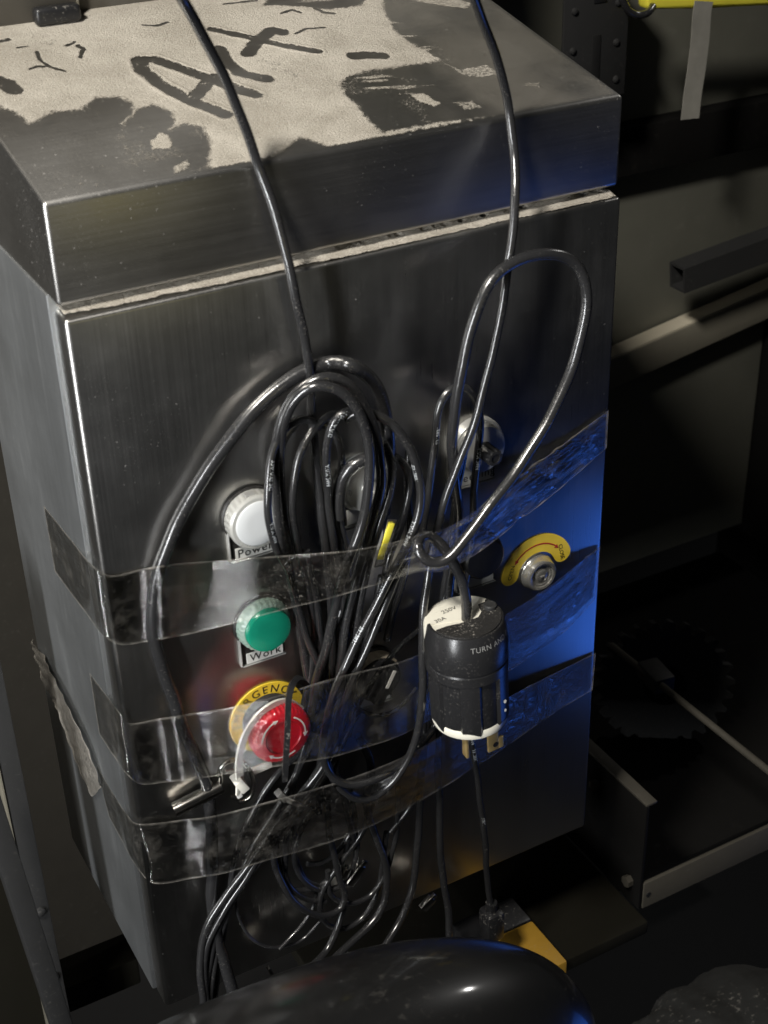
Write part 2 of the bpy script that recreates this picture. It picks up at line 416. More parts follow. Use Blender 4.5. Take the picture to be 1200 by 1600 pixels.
# steel bed under the cabinet, with its raised right cheek
plane_box('machine_bed', (-.030, -.016, -.112), (.199, .40, -.100), 'brown')

# ------------------------------------------------------------------ the control cabinet
cab = thing('control_cabinet', (0, .09, -.002), 'dusty brushed steel control cabinet with sloping hood, buttons and dials', 'cabinet')
body = from_bm('body', box_bm((-.1515, .0185, -.002), (.1515, .168, .4400), .0012, 2), 'side', cab)
door = from_bm('door', box_bm((-HW, 0, 0), (HW, .0165, DH), .0024, 3), 'door', cab)
link_mesh('door_gasket', *(lambda b: ([v.co.copy() for v in b.verts], [[v.index for v in f.verts] for f in b.faces]))(box_bm((-.146, .0160, .004), (.146, .0190, .430))), 'plate', cab)
hy, hz0, hz1, tn, hb = .0041, .4388, .4853, .2217, .186
def prism(prof, x0, x1, bev):
    b = bmesh.new(); L = [b.verts.new((x0, y, z)) for y, z in prof]; Rr = [b.verts.new((x1, y, z)) for y, z in prof]; n = len(prof)
    b.faces.new(L); b.faces.new(Rr[::-1])
    for i in range(n): b.faces.new((L[i], Rr[i], Rr[(i + 1) % n], L[(i + 1) % n]))
    bmesh.ops.recalc_face_normals(b, faces=b.faces)
    bmesh.ops.bevel(b, geom=b.edges[:], offset=bev, segments=3, affect='EDGES', profile=.5); return b
hood = from_bm('hood', prism([(hy, hz0), (hy, hz1), (hb, hz1 + tn * (hb - hy)), (hb, hz0)], -.1507, .1507, .0022), 'hood', cab)

# fine dust on the hood: wiped patches, finger writing, scratches
gx = np.linspace(-.1490, .1490, 560); gy = np.linspace(hy + .0018, hb - .003, 340); X, Y = np.meshgrid(gx, gy)
wx = X + (fbm(X + 1, Y + 1, 150, 3) - .5) * .0022; wy = Y + (fbm(X + 2, Y + 3, 150, 9) - .5) * .0022
D = np.ones(X.shape)
rag = (fbm(X + 3, Y + 5, 500, 21, 3) - .5) * .0022
palm = [(-.1584,.1097), (-.1402,.0914), (-.1358,.0865), (-.1334,.0714), (-.1275,.0738), (-.1200,.0797), (-.1062,.0769), (-.0963,.0850), (-.0859,.0834), (-.0823,.0747), (-.0871,.0636), (-.0939,.0575), (-.0823,.0686), (-.0736,.0703), (-.0691,.0620), (-.0710,.0514), (-.0764,.0455), (-.0666,.0492), (-.0606,.0426), (-.0640,.0278), (-.0739,.0086), (-.1139,.0010), (-.1557,-.0055), (-.1919,-.0024)]
front_wipe = [(-.0491,.0057), (-.0369,.0099), (-.0224,.0194), (-.0177,.0106), (-.0105,.0042), (.0145,.0069), (.0123,-.0090), (-.0569,-.0054)]
right_wipe = [(.1029,.1673), (.0820,.1250), (.0777,.1071), (.0778,.0924), (.0810,.0771), (.0828,.0672), (.0676,.0684), (.0510,.0686), (.0394,.0695), (.0287,.0679), (.0202,.0613), (.0171,.0495), (.0184,.0378), (.0147,.0240), (.0166,.0107), (.0511,.0100), (.1541,-.0048), (.1813,.0312), (.1613,.1494)]
top_wipe = [(.0249,.1567), (.0369,.1713), (.0904,.1565), (.0765,.1413), (.0583,.1410), (.0433,.1492)]
for pl, soft in ((palm, .0055), (front_wipe, .0050), (right_wipe, .0055), (top_wipe, .0045)):
    D = np.minimum(D, smst(poly_sd(wx, wy, pl) + rag, -soft, soft))
# islands left inside the wiped patches
for pl, amt in (([(-.0892,.0386), (-.0811,.0446), (-.0777,.0409), (-.0820,.0292), (-.0897,.0313)], .95), ([(-.0880,.0137), (-.0801,.0181), (-.0802,.0109), (-.0901,.0073)], .6),
                ([(.0476,.0404), (.0544,.0395), (.0575,.0264), (.0531,.0251), (.0480,.0318)], .9), ([(.0633,.0265), (.0743,.0241), (.0748,.0155), (.0641,.0164)], .55),
                ([(.0813,.0661), (.0870,.0565), (.1029,.0574), (.1052,.0429), (.0894,.0452), (.0831,.0503)], .55), ([(.1091,.0340), (.1185,.0308), (.1148,.0247), (.1074,.0287)], .5),
                ([(.1041,.1379), (.1259,.1401), (.1369,.1241), (.1297,.1193), (.1178,.1266)], .62)):
    D = np.maximum(D, (1 - smst(poly_sd(wx, wy, pl) + rag, -.0016, .0016)) * amt)
# faint wiping streaks in the right patch
ang = R_(-12); su = X * math.cos(ang) + Y * math.sin(ang); sv = -X * math.sin(ang) + Y * math.cos(ang)
st = smst(fbm(su * .16 + 4, sv + 2, 260, 55, 4), .50, .78)
zone = 1 - smst(np.hypot((X - .035) / .075, (Y - .10) / .09), .6, 1.05)
D = np.maximum(D, st * zone * .62)
D = np.maximum(D, (.12 + .29 * smst(fbm(X + 7, Y + 8, 80, 77, 4), .38, .70)) * (1 - smst(poly_sd(X, Y, palm), -.001, .003)) * smst(X - (Y - .03) * .4, -.150, -.100) * smst(Y, hy + .004, hy + .02))
D = np.maximum(D, (.16 + .24 * smst(fbm(X + 17, Y + 8, 70, 78, 4), .40, .70)) * (1 - smst(poly_sd(X, Y, right_wipe), -.001, .003)) * (1 - smst(X, .05, .09)))
for pl, wd in (([(-.0626,.1155), (-.0648,.1045), (-.0631,.0910), (-.0598,.0786), (-.0545,.0658), (-.0462,.0500)], .0036), ([(-.0623,.1162), (-.0553,.1146), (-.0491,.1051), (-.0394,.0887), (-.0316,.0746), (-.0240,.0636)], .0034),
               ([(-.0538,.0696), (-.0444,.0790), (-.0353,.0873)], .0034), ([(-.0197,.1150), (-.0230,.1009), (-.0212,.0884), (-.0117,.0779)], .0036),
               ([(-.0141,.1367), (-.0039,.1270), (.0054,.1161), (.0146,.1068), (.0262,.0967)], .0026), ([(.0192,.1236), (.0152,.1273), (.0080,.1216), (.0003,.1146), (-.0084,.1066)], .0034),
               ([(.0416,.0870), (.0491,.0853), (.0560,.0822)], .0034), ([(-.1329,.1175), (-.1302,.1124), (-.1290,.1050)], .0042), ([(-.1062,.1404), (-.1068,.1295), (-.1049,.1223), (-.1005,.1158)], .0009),
               ([(-.1147,.1234), (-.1101,.1255), (-.1075,.1239)], .0009), ([(-.0844,.1408), (-.0833,.1359), (-.0875,.1283)], .0011), ([(-.1124,.1470), (-.1076,.1477)], .0007), ([(-.0900,.1419), (-.0847,.1455)], .0008),
               ([(-.1206,.1573), (-.1138,.1573)], .0012), ([(-.0455,.1533), (-.0390,.1496), (-.0319,.1522)], .0008), ([(.0255,.1199), (.0337,.1229), (.0428,.1216)], .0009), ([(.0051,.1638), (.0235,.1632)], .0007),
               ([(.0294,.1442), (.0375,.1467), (.0399,.1426)], .0010), ([(.0494,.1447), (.0514,.1389), (.0556,.1359)], .0012)):
    d = seg_dist(wx, wy, pl) + rag * .5; D = np.minimum(D, smst(d, wd * .62, wd * 1.55))
film = .015 + .15 * smst(X, .035, .085) * smst(fbm(X + 3, Y + 9, 30, 66, 4), .10, .60)
rim = np.zeros(X.shape)
for pl, wd in (([(-.0626,.1155), (-.0648,.1045), (-.0631,.0910), (-.0598,.0786), (-.0545,.0658), (-.0462,.0500)], .0036), ([(-.0623,.1162), (-.0553,.1146), (-.0491,.1051), (-.0394,.0887), (-.0316,.0746), (-.0240,.0636)], .0034), ([(-.0141,.1367), (-.0039,.1270), (.0054,.1161), (.0146,.1068), (.0262,.0967)], .0026)):
    d = seg_dist(wx, wy, pl); rim = np.maximum(rim, np.exp(-((d - wd * 1.35) / .0012) ** 2))
# crumbs inside the finger strokes
D = np.maximum(D, smst(fbm(X + 9, Y + 1, 800, 91, 2), .50, .80) * .55 * (rim > .01))
D = np.maximum(D, smst(fbm(X + 4, Y + 6, 900, 93, 2), .60, .85) * .50 * smst(fbm(X + 1, Y + 2, 45, 94, 3), .42, .62))
for (cx, cy), rr, am in (((-0.0033, 0.0958, 0.5056)[:2], .009, .42), ((0.0030, 0.0780, 0.5017)[:2], .008, .34), ((-0.0969, 0.1465, 0.5169)[:2], .011, .40), ((-0.0756, 0.1395, 0.5153)[:2], .008, .15)):
    D = D - am * np.exp(-((X - cx) ** 2 + ((Y - cy) * .8) ** 2) / rr ** 2) * (D > .3) * fbm(X, Y, 300, 5, 3) * 1.6
D = np.clip(D, 0, 1)
# dust thins out over the front bend
D *= smst(Y + rag, hy + .0012, hy + .0045)
Z = hz1 + tn * (Y - hy) + .00012 + D * .00040 + rim * .0004 + (fbm(X, Y, 500, 31, 3) - .5) * .00018 * D
film *= smst(Y, hy + .0018, hy + .005) * (1 - smst(np.abs(X), .146, .149))
grid_mesh('dust_layer', X, Y, Z, (D > .04) | (film > .02), 'dust', cab, D, film)
# dust bank on the ledge of the door
gx = np.linspace(-.1485, .1490, 600); gy = np.linspace(.0012, .0160, 40); X, Y = np.meshgrid(gx, gy)
edge = .0036 + (fbm(X + 3, X * 0 + 1, 60, 12, 5) - .5) * .005 + .0016 * np.sin(X * 30) - .0020 * smst(X, -.03, .02) - .0014 * smst(X, -.16, -.10) + .004 * smst(X, .115, .149)
D = smst(Y - edge + (fbm(X, Y, 900, 14, 2) - .5) * .001, -.0003, .0008) * (1 - smst(np.abs(X), .1475, .149))
D *= 1 - .55 * smst(fbm(X + 2, Y * .2 + 4, 140, 8, 3), .55, .72) * smst(X, -.06, .0) * smst(Y, .007, .010)
Z = DH + .0001 + D * (.0007 + np.maximum(Y - .004, 0) * .42 + (fbm(X, Y, 260, 40, 4) - .5) * .0009)
grid_mesh('dust_bank', X, Y, Z, D > .04, 'dust', cab, D)

# ------------------------------------------------------------------ panel controls (parts of the cabinet)
def legend(part, cx, cz, wd, top, bot, txt, tsize, lab_z, tx=0, tmat='ink', labh=.0095):
    from_bm('legend_plate', box_bm((cx - wd / 2, -.0016, cz + bot), (cx + wd / 2, -.0002, cz + top), .0005, 1), 'plate', part)
    from_bm('plate_flange', box_bm((cx - wd / 2 - .0012, -.0032, cz + bot), (cx - wd / 2 - .0002, -.0002, cz + top), .0003, 1), 'satin', part)
    from_bm('plate_lip', box_bm((cx - wd / 2, -.0028, cz + bot - .0010), (cx + wd / 2, -.0002, cz + bot - .0001), .0003, 1), 'satin', part)
    from_bm('label_card', box_bm((cx - wd / 2 + .0025, -.0023, cz + lab_z - labh / 2), (cx + wd / 2 - .0015, -.0017, cz + lab_z + labh / 2), .0001, 1), 'label', part)
    if txt: text_map('legend_text', txt, tsize, tmat, part, lambda x, y: (cx + tx + x, -.0025, cz + lab_z + y), space=1.15)
def pilot(name, cx, cz, ring, lens, label, txt):
    p = link_mesh(name, *lathe([(.0150, .0002), (.0156, .0008), (.0156, .0022), (.0150, .0028), (.0146, .0029)], cx, cz, 64), 'plate', cab); p['label'] = label
    if lens == 'white_lens':
        link_mesh('ring', *lathe([(.0146, .0026), (.0149, .0034), (.0148, .0088), (.0151, .0092), (.0150, .0104), (.0140, .0114), (.0123, .0116)], cx, cz, 120, {1: .010, 2: .010}), ring, p)
        link_mesh('lens', *lathe([(.0124, .0112), (.0122, .0121), (.0114, .0126), (.0060, .0128), (.0005, .0129)], cx, cz, 64), lens, p)
    else:
        link_mesh('ring', *lathe([(.0146, .0026), (.0148, .0032), (.0142, .0078), (.0128, .0092)], cx, cz, 120, {1: .012, 2: .012}), ring, p)
        link_mesh('lens', *lathe([(.0124, .0078), (.0125, .0112), (.0120, .0124), (.0108, .0129), (.0060, .0133), (.0005, .0134)], cx, cz, 64), lens, p)
    legend(p, cx, cz, .0250, -.006, -.0240, txt, .0066, -.0204, tx=.0006, labh=.0066)
    return p
PWX, _, PWZ = (-0.0716, -0.0120, 0.3127)
pw = pilot('power_light', PWX, PWZ, 'clear_ring', 'white_lens', 'white round pilot light over the Power plate', 'Power')
from_bm('lens_clip', box_bm((PWX - .0045, -.0086, PWZ + .0142), (PWX + .0010, -.0045, PWZ + .0152), .0003, 1), 'grey_nylon', pw)
WKX, _, WKZ = (-0.0708, -0.0120, 0.2478)
pilot('work_light', WKX, WKZ, 'green_ring', 'green_lens', 'green round pilot light over the Work plate', 'Work')
def dial(name, cx, cz, label, txt, knob):
    p = link_mesh(name, *lathe([(.0158, .0002), (.0158, .0040), (.0150, .0052), (.0142, .0054), (.0140, .0085), (.0132, .0100), (.0114, .0102)], cx, cz, 72), 'satin', cab); p['label'] = label
    link_mesh('face', *lathe([(.0114, .0101), (.0112, .0095), (.0040, .0095)], cx, cz, 64), 'dial', p)
    for k in range(50):
        a = 2 * math.pi * k / 50; r0, r1 = (.0088, .0110) if k % 5 == 0 else (.0098, .0110); wd = .00022
        ca, sa = math.cos(a), math.sin(a)
        link_mesh('tick', [(cx + r * ca - s * sa, -.00962, cz + r * sa + s * ca) for r, s in ((r0, -wd), (r1, -wd), (r1, wd), (r0, wd))], [(0, 1, 2, 3)], 'white_mark', p, False)
    for k in range(10):
        a = math.pi / 2 - 2 * math.pi * k / 10; tx, tz = cx + .0073 * math.cos(a), cz + .0073 * math.sin(a)
        text_map('numeral', str(k * 10), .0028, 'white_mark', p, lambda x, y: (tx + x * math.sin(a) + y * math.cos(a), -.00965, tz - x * math.cos(a) + y * math.sin(a)))
    link_mesh('knob', *lathe([(.0050, .0095), (.0048, .0110), (.0045, .0118), (.0045, .0205), (.0040, .0216), (.0026, .0218), (.0026, .0211), (.0004, .0211)], cx, cz, 40, {2: .06, 3: .06, 4: .05}), knob, p)
    legend(p, cx, cz, .0250, -.006, -.0240, txt, .0068, -.0190, labh=.0090)
    return p
FDX, _, FDZ = (0.0603, -0.0100, 0.3156)
dial('feeding_dial', FDX, FDZ, 'round numbered dial with black knob over the Feeding plate', 'Feeding', 'black')
SDX, _, SDZ = (-0.0084, -0.0100, 0.3131)
dl = dial('speed_dial', SDX, SDZ, 'round numbered dial with silver knob behind the looped cables', '', 'chrome')
from_bm('blank_card', box_bm((SDX - .0125, -.0026, SDZ - .044), (SDX + .0110, -.0018, SDZ - .0262), .0003, 1), 'label', dl)
# black push button
bx_, _, bz_ = (0.0614, -0.0100, 0.2471)
pb = link_mesh('push_button', *lathe([(.0148, .0002), (.0152, .0022), (.0146, .0028), (.0140, .0030), (.0138, .0070), (.0126, .0080)], bx_, bz_, 64), 'plate', cab); pb['label'] = 'black round push button beside the key lock'
link_mesh('cap', *lathe([(.0128, .0070), (.0126, .0102), (.0114, .0112), (.0004, .0113)], bx_, bz_, 64), 'black_gloss', pb)
legend(pb, bx_, bz_, .0250, -.006, -.0225, '', .007, -.0185, labh=.0072)
# selector switch
sx, _, sz = (-0.0072, -0.0100, 0.1905)
sel = link_mesh('selector_switch', *lathe([(.0150, .0002), (.0156, .0008), (.0156, .0022), (.0150, .0028), (.0146, .0029)], sx, sz, 64), 'plate', cab); sel['label'] = 'rotary selector switch with white pointer under the tape'
link_mesh('ring', *lathe([(.0146, .0026), (.0144, .0085), (.0136, .0094), (.0100, .0096)], sx, sz, 96, {1: .012}), 'tan', sel)
link_mesh('switch_base', *lathe([(.0134, .0092), (.0132, .0112), (.0120, .0118), (.0004, .0118)], sx, sz, 64), 'black', sel)
ca, sa = math.cos(R_(62)), math.sin(R_(62))
def turn(b):
    for v in b.verts: v.co = Vector((sx + v.co.x * ca - v.co.z * sa, v.co.y, sz + v.co.x * sa + v.co.z * ca))
    return b
from_bm('handle', turn(box_bm((-.0118, -.0190, -.0034), (.0118, -.0114, .0034), .0012, 2)), 'black', sel)
from_bm('pointer', turn(box_bm((.0000, -.0194, -.0010), (.0112, -.0189, .0010))), 'white_mark', sel)
legend(sel, sx, sz, .0250, -.006, -.0225, '', .007, -.0185, labh=.0072)
# emergency stop
ex, _, ez = (-0.0714, -0.0210, 0.1845)
es = link_mesh('emergency_stop', *lathe([(.0222, .0002), (.0222, .0008), (.0219, .0011), (.0110, .0011)], ex, ez, 96), 'yellow', cab); es['label'] = 'red mushroom emergency stop button on a yellow disc'
def arc_text(x, y, r, mid):
    a = mid - x / r; return (ex + (r + y) * math.cos(a), -.0013, ez + (r + y) * math.sin(a))
text_map('legend_text', 'EMERGENCY', .0068, 'ink', es, lambda x, y: arc_text(x, y, .0182, R_(106)), space=1.38)
link_mesh('collar', *lathe([(.0152, .0011), (.0150, .0030), (.0142, .0036), (.0130, .0040), (.0122, .0044), (.0118, .0110)], ex, ez, 64), 'frame', es)
link_mesh('mushroom_cap', *lathe([(.0110, .0100), (.0150, .0104), (.0166, .0116), (.0170, .0130), (.0170, .0180), (.0164, .0200), (.0148, .0210), (.0106, .0214), (.0102, .0207), (.0094, .0204), (.0004, .0207)], ex, ez, 160, {2: .010, 3: .018, 4: .018, 5: .010}), 'red', es, autos=50)
for a0 in (100, -20, 220):
    link_mesh('arrow', *sector(.0123, .0131, R_(a0 + 78), R_(a0 + 14), .0211, ex, ez, 16, [(1, -1)], .0004), 'white_mark', es)
# key lock with its yellow OPEN / CLOSE sticker
lx, _, lz = (0.1037, -0.0050, 0.2190)
lk = link_mesh('key_lock', *lathe([(.0112, .0002), (.0112, .0010), (.0106, .0018), (.0103, .0042), (.0096, .0062), (.0086, .0067), (.0074, .0064), (.0072, .0050)], lx, lz, 72), 'chrome', cab); lk['label'] = 'round chrome cam lock below the yellow arc sticker'
link_mesh('lock_core', *lathe([(.0072, .0050), (.0066, .0056), (.0060, .0056), (.0058, .0044), (.0040, .0044), (.0038, .0058), (.0026, .0062), (.0004, .0062)], lx, lz, 48), 'chrome', lk)
from_bm('core_pin', box_bm((lx - .0014, -.0070, lz - .0005), (lx + .0014, -.0058, lz + .0005), .0002, 1), 'chrome', lk)
def stadium_arc(r0, r1, a0, a1, h, th):
    n = 40; rm, hw = (r0 + r1) / 2, (r1 - r0) / 2; out = []
    for k in range(n + 1): a = a0 + (a1 - a0) * k / n; out.append((r1 * math.cos(a), r1 * math.sin(a)))
    for k in range(1, 12): t = a1 + math.pi * k / 12 * (1 if a1 > a0 else -1); out.append((rm * math.cos(a1) + hw * math.cos(t), rm * math.sin(a1) + hw * math.sin(t)))
    for k in range(n + 1): a = a1 + (a0 - a1) * k / n; out.append((r0 * math.cos(a), r0 * math.sin(a)))
    for k in range(1, 12): t = a0 + math.pi + math.pi * k / 12 * (1 if a1 > a0 else -1); out.append((rm * math.cos(a0) + hw * math.cos(t), rm * math.sin(a0) + hw * math.sin(t)))
    b = bmesh.new(); f = b.faces.new([b.verts.new((lx + p[0], -h, lz + p[1])) for p in out])
    ex_ = bmesh.ops.extrude_face_region(b, geom=[f]); bmesh.ops.translate(b, verts=[v for v in ex_['geom'] if isinstance(v, bmesh.types.BMVert)], vec=(0, -th, 0)); return b
stk = from_bm('sticker', stadium_arc(.0130, .0246, R_(22), R_(172), .0002, .0003), 'yellow_sticker', lk)
link_mesh('arrow', *sector(.0181, .0189, R_(48), R_(140), .0006, lx, lz, 30, [(0, -1), (1, 1)], .0001), 'redink', lk)
for s, a in (('OPEN', 164), ('CLOSE', 27)):
    aa = R_(a); mx, mz = lx + .0186 * math.cos(aa), lz + .0186 * math.sin(aa)
    tdir = (math.cos(R_(75)), math.sin(R_(75))) if s == 'OPEN' else (math.cos(R_(-78)), math.sin(R_(-78)))
    text_map('sticker_text', s, .0037, 'ink', lk, lambda x, y: (mx + x * tdir[0] - y * tdir[1], -.0007, mz + x * tdir[1] + y * tdir[0]))

# ------------------------------------------------------------------ cables
GRP = 'loose black cables on the cabinet door'
CP = {}
def cable(name, path, r, label, mat='cable', wob=.0, flat=1.0, seed=1, cat='cable', n=14):
    pts = spline(path)
    if wob: pts = wobble(pts, wob, seed)
    v, f = tube_geo(pts, r, n, flat); o = link_mesh(name, v, f, mat); tag(o, label, cat, GRP); CP[o.name] = (pts, r); return o
c = cable('hanging_cable', [(-.1042,-.0400,.5850), (-.0956,-.0280,.5731), (-.0880,-.0180,.5635), (-.0749,-.0100,.5403), (-.0614,-.0040,.5104), (-.0538,-.0020,.4867), (-.0503,-.0090,.4640), (-.0471,-.0140,.4392), (-.0439,-.0150,.4154), (-.0408,-.0140,.3915), (-.0394,-.0120,.3632), (-.0386,-.0110,.3379), (-.0372,-.0110,.3119), (-.0359,-.0110,.2887), (-.0345,-.0100,.2642), (-.0337,-.0090,.2391), (-.0344,-.0090,.2099), (-.0375,-.0090,.1806), (-.0422,-.0090,.1510), (-.0471,-.0090,.1203)], 0.00232, 'single cable hanging over the hood past the finger writing, left one', wob=.0002)
c = cable('hanging_cable', [(.0235,-.0440,.5721), (.0369,-.0300,.5584), (.0458,-.0220,.5482), (.0577,-.0140,.5316), (.0685,-.0080,.5118), (.0764,-.0040,.4919), (.0771,-.0080,.4743), (.0716,-.0180,.4560), (.0663,-.0240,.4364), (.0624,-.0260,.4183), (.0587,-.0270,.3995), (.0541,-.0270,.3801), (.0487,-.0270,.3604), (.0418,-.0280,.3404), (.0334,-.0280,.3232), (.0273,-.0260,.3053), (.0233,-.0240,.2862), (.0202,-.0230,.2709), (.0167,-.0240,.2566), (.0118,-.0280,.2443), (.0096,-.0300,.2276), (.0091,-.0310,.2072), (.0080,-.0310,.1859), (.0066,-.0300,.1680), (.0028,-.0290,.1506), (-.0040,-.0280,.1375), (-.0131,-.0260,.1269), (-.0218,-.0250,.1229), (-.0307,-.0250,.1256), (-.0381,-.0250,.1332), (-.0439,-.0240,.1434), (-.0470,-.0220,.1552), (-.0480,-.0200,.1703)], 0.00224, 'single cable hanging over the hood into the big loop, right one', wob=.0002, seed=2)
c = cable('power_cord', [(.0281,-.0450,.2320), (.0280,-.0450,.2423), (.0272,-.0450,.2548), (.0243,-.0440,.2688), (.0200,-.0410,.2795), (.0152,-.0370,.2875), (.0097,-.0360,.2922), (.0033,-.0380,.2934), (.0002,-.0420,.2912), (.0017,-.0450,.2866), (.0074,-.0480,.2832), (.0145,-.0500,.2850), (.0237,-.0500,.2920), (.0386,-.0480,.3052), (.0602,-.0440,.3218), (.0811,-.0400,.3429), (.0953,-.0370,.3651), (.1031,-.0350,.3871), (.1049,-.0340,.4035), (.1003,-.0330,.4159), (.0911,-.0320,.4235), (.0778,-.0320,.4279), (.0641,-.0320,.4277), (.0515,-.0330,.4229), (.0427,-.0340,.4128), (.0366,-.0340,.3987), (.0323,-.0340,.3812), (.0302,-.0320,.3602), (.0296,-.0280,.3408), (.0340,-.0220,.3203), (.0393,-.0170,.3011), (.0426,-.0130,.2805), (.0421,-.0110,.2634), (.0399,-.0100,.2472), (.0383,-.0090,.2303)], 0.00284, 'thick plug cord tied in a knot with one tall loop on the right', 'cord', .0003, seed=3)
knot = c
c = cable('looped_cable', [(.0176,-.0140,.2650), (.0196,-.0150,.2824), (.0220,-.0160,.2978), (.0235,-.0170,.3116), (.0246,-.0180,.3267), (.0257,-.0190,.3434), (.0278,-.0200,.3551), (.0335,-.0200,.3618), (.0406,-.0200,.3624), (.0473,-.0190,.3564), (.0515,-.0180,.3458), (.0530,-.0170,.3295), (.0528,-.0150,.3127), (.0532,-.0120,.2926), (.0533,-.0100,.2715), (.0520,-.0090,.2509), (.0498,-.0080,.2300), (.0451,-.0080,.2012)], 0.00206, 'thin cable with printed number in a small loop in front of the Feeding dial', wob=.0003, seed=4)
small_loop = c
c = cable('thick_cord', [(-.0007,-.0100,.2963), (.0006,-.0130,.3201), (-.0009,-.0170,.3444), (-.0052,-.0200,.3672), (-.0135,-.0220,.3822), (-.0241,-.0230,.3906), (-.0292,-.0130,.3892), (-.0402,-.0110,.3879), (-.0564,-.0100,.3812), (-.0736,-.0090,.3684), (-.0898,-.0080,.3519), (-.1043,-.0070,.3340), (-.1174,-.0080,.3143), (-.1253,-.0060,.2949), (-.1292,-.0050,.2750), (-.1290,-.0050,.2535), (-.1260,-.0050,.2304), (-.1202,-.0050,.1989), (-.1139,-.0050,.1702), (-.1114,-.0060,.1473), (-.1125,-.0060,.1153), (-.1167,-.0070,.0794), (-.1174,-.0090,.0512), (-.1155,-.0110,.0287), (-.1134,-.0130,.0080), (-.1129,-.0140,-.0103)], 0.00353, 'thickest cord arching left and running down the door edge under the tapes', 'cord', .0003, seed=5)
c = cable('looped_cable', [(-.0586,-.0100,.2841), (-.0610,-.0120,.3049), (-.0623,-.0140,.3247), (-.0626,-.0160,.3436), (-.0613,-.0190,.3619), (-.0563,-.0220,.3781), (-.0492,-.0250,.3868), (-.0395,-.0280,.3905), (-.0293,-.0300,.3860), (-.0215,-.0310,.3734), (-.0158,-.0310,.3575), (-.0130,-.0300,.3404), (-.0118,-.0290,.3270), (-.0142,-.0280,.3133), (-.0180,-.0260,.2985), (-.0216,-.0250,.2869), (-.0270,-.0230,.2650), (-.0314,-.0210,.2434), (-.0346,-.0190,.2164), (-.0368,-.0170,.1902), (-.0416,-.0150,.1596)], 0.00258, 'outermost dark loop of the coil passing over the silver dial', wob=.0002, seed=6)
c = cable('looped_cable', [(-.0563,-.0110,.2877), (-.0587,-.0130,.3084), (-.0602,-.0150,.3318), (-.0603,-.0180,.3554), (-.0581,-.0220,.3709), (-.0533,-.0260,.3826), (-.0463,-.0300,.3881), (-.0389,-.0330,.3874), (-.0315,-.0350,.3810), (-.0257,-.0360,.3698), (-.0221,-.0360,.3562), (-.0210,-.0350,.3404), (-.0221,-.0340,.3260), (-.0257,-.0320,.3066), (-.0314,-.0300,.2906), (-.0370,-.0270,.2696), (-.0405,-.0240,.2505), (-.0432,-.0210,.2334), (-.0471,-.0180,.2163), (-.0503,-.0150,.1943), (-.0547,-.0120,.1675)], 0.00258, 'shiny coil loop crossing in front of the silver dial', wob=.0002, seed=7)
c = cable('printed_cable', [(-.0235,-.0160,.3590), (-.0184,-.0200,.3635), (-.0125,-.0240,.3625), (-.0046,-.0280,.3566), (.0034,-.0300,.3433), (.0080,-.0310,.3276), (.0093,-.0310,.3151), (.0067,-.0310,.2997), (.0008,-.0310,.2870), (-.0069,-.0300,.2727), (-.0170,-.0290,.2558), (-.0283,-.0290,.2389), (-.0373,-.0290,.2217), (-.0445,-.0280,.2049), (-.0494,-.0270,.1878), (-.0517,-.0270,.1738), (-.0505,-.0270,.1603), (-.0457,-.0280,.1499), (-.0374,-.0290,.1424), (-.0267,-.0300,.1402), (-.0126,-.0280,.1390), (.0056,-.0200,.1383), (.0176,-.0140,.1383), (.0286,-.0100,.1432), (.0342,-.0080,.1508)], 0.00232, 'cable with white lettering on the right of the coil, ending in the lower hook bend', wob=.0002, seed=8)
printed = c
c = cable('shiny_cable', [(.0062,-.0240,.2788), (-.0021,-.0260,.2677), (-.0115,-.0270,.2507), (-.0210,-.0270,.2317), (-.0297,-.0270,.2154), (-.0360,-.0260,.2002), (-.0401,-.0250,.1838), (-.0433,-.0240,.1712), (-.0497,-.0220,.1564), (-.0576,-.0200,.1456), (-.0667,-.0180,.1343), (-.0832,-.0160,.1150), (-.0988,-.0140,.0950), (-.1114,-.0130,.0804), (-.1224,-.0120,.0658), (-.1284,-.0120,.0487), (-.1312,-.0140,.0325), (-.1322,-.0160,.0149), (-.1334,-.0160,-.0016)], 0.00215, 'shiny cable slanting from the knot to the lower left corner, upper of the pair', wob=.0002, seed=9)
c = cable('shiny_cable', [(-.0232,-.0150,.1789), (-.0297,-.0150,.1681), (-.0383,-.0150,.1536), (-.0491,-.0150,.1389), (-.0615,-.0150,.1258), (-.0785,-.0140,.1068), (-.0934,-.0130,.0934), (-.1050,-.0110,.0753), (-.1162,-.0100,.0566), (-.1241,-.0110,.0360), (-.1301,-.0140,.0160), (-.1339,-.0150,-.0024)], 0.00206, 'shiny cable slanting to the lower left corner, lower of the pair', wob=.0002, seed=10)
c = cable('slack_cable', [(-.0417,-.0080,.1728), (-.0530,-.0080,.1617), (-.0645,-.0080,.1544), (-.0728,-.0080,.1479), (-.0825,-.0080,.1375), (-.0919,-.0080,.1218), (-.0995,-.0080,.1058), (-.1042,-.0080,.0882), (-.1074,-.0070,.0686), (-.1117,-.0070,.0515), (-.1161,-.0080,.0341), (-.1228,-.0100,.0067), (-.1268,-.0120,-.0097)], 0.00189, 'thin cable leaving below the red button towards the lower left', wob=.0002, seed=11)
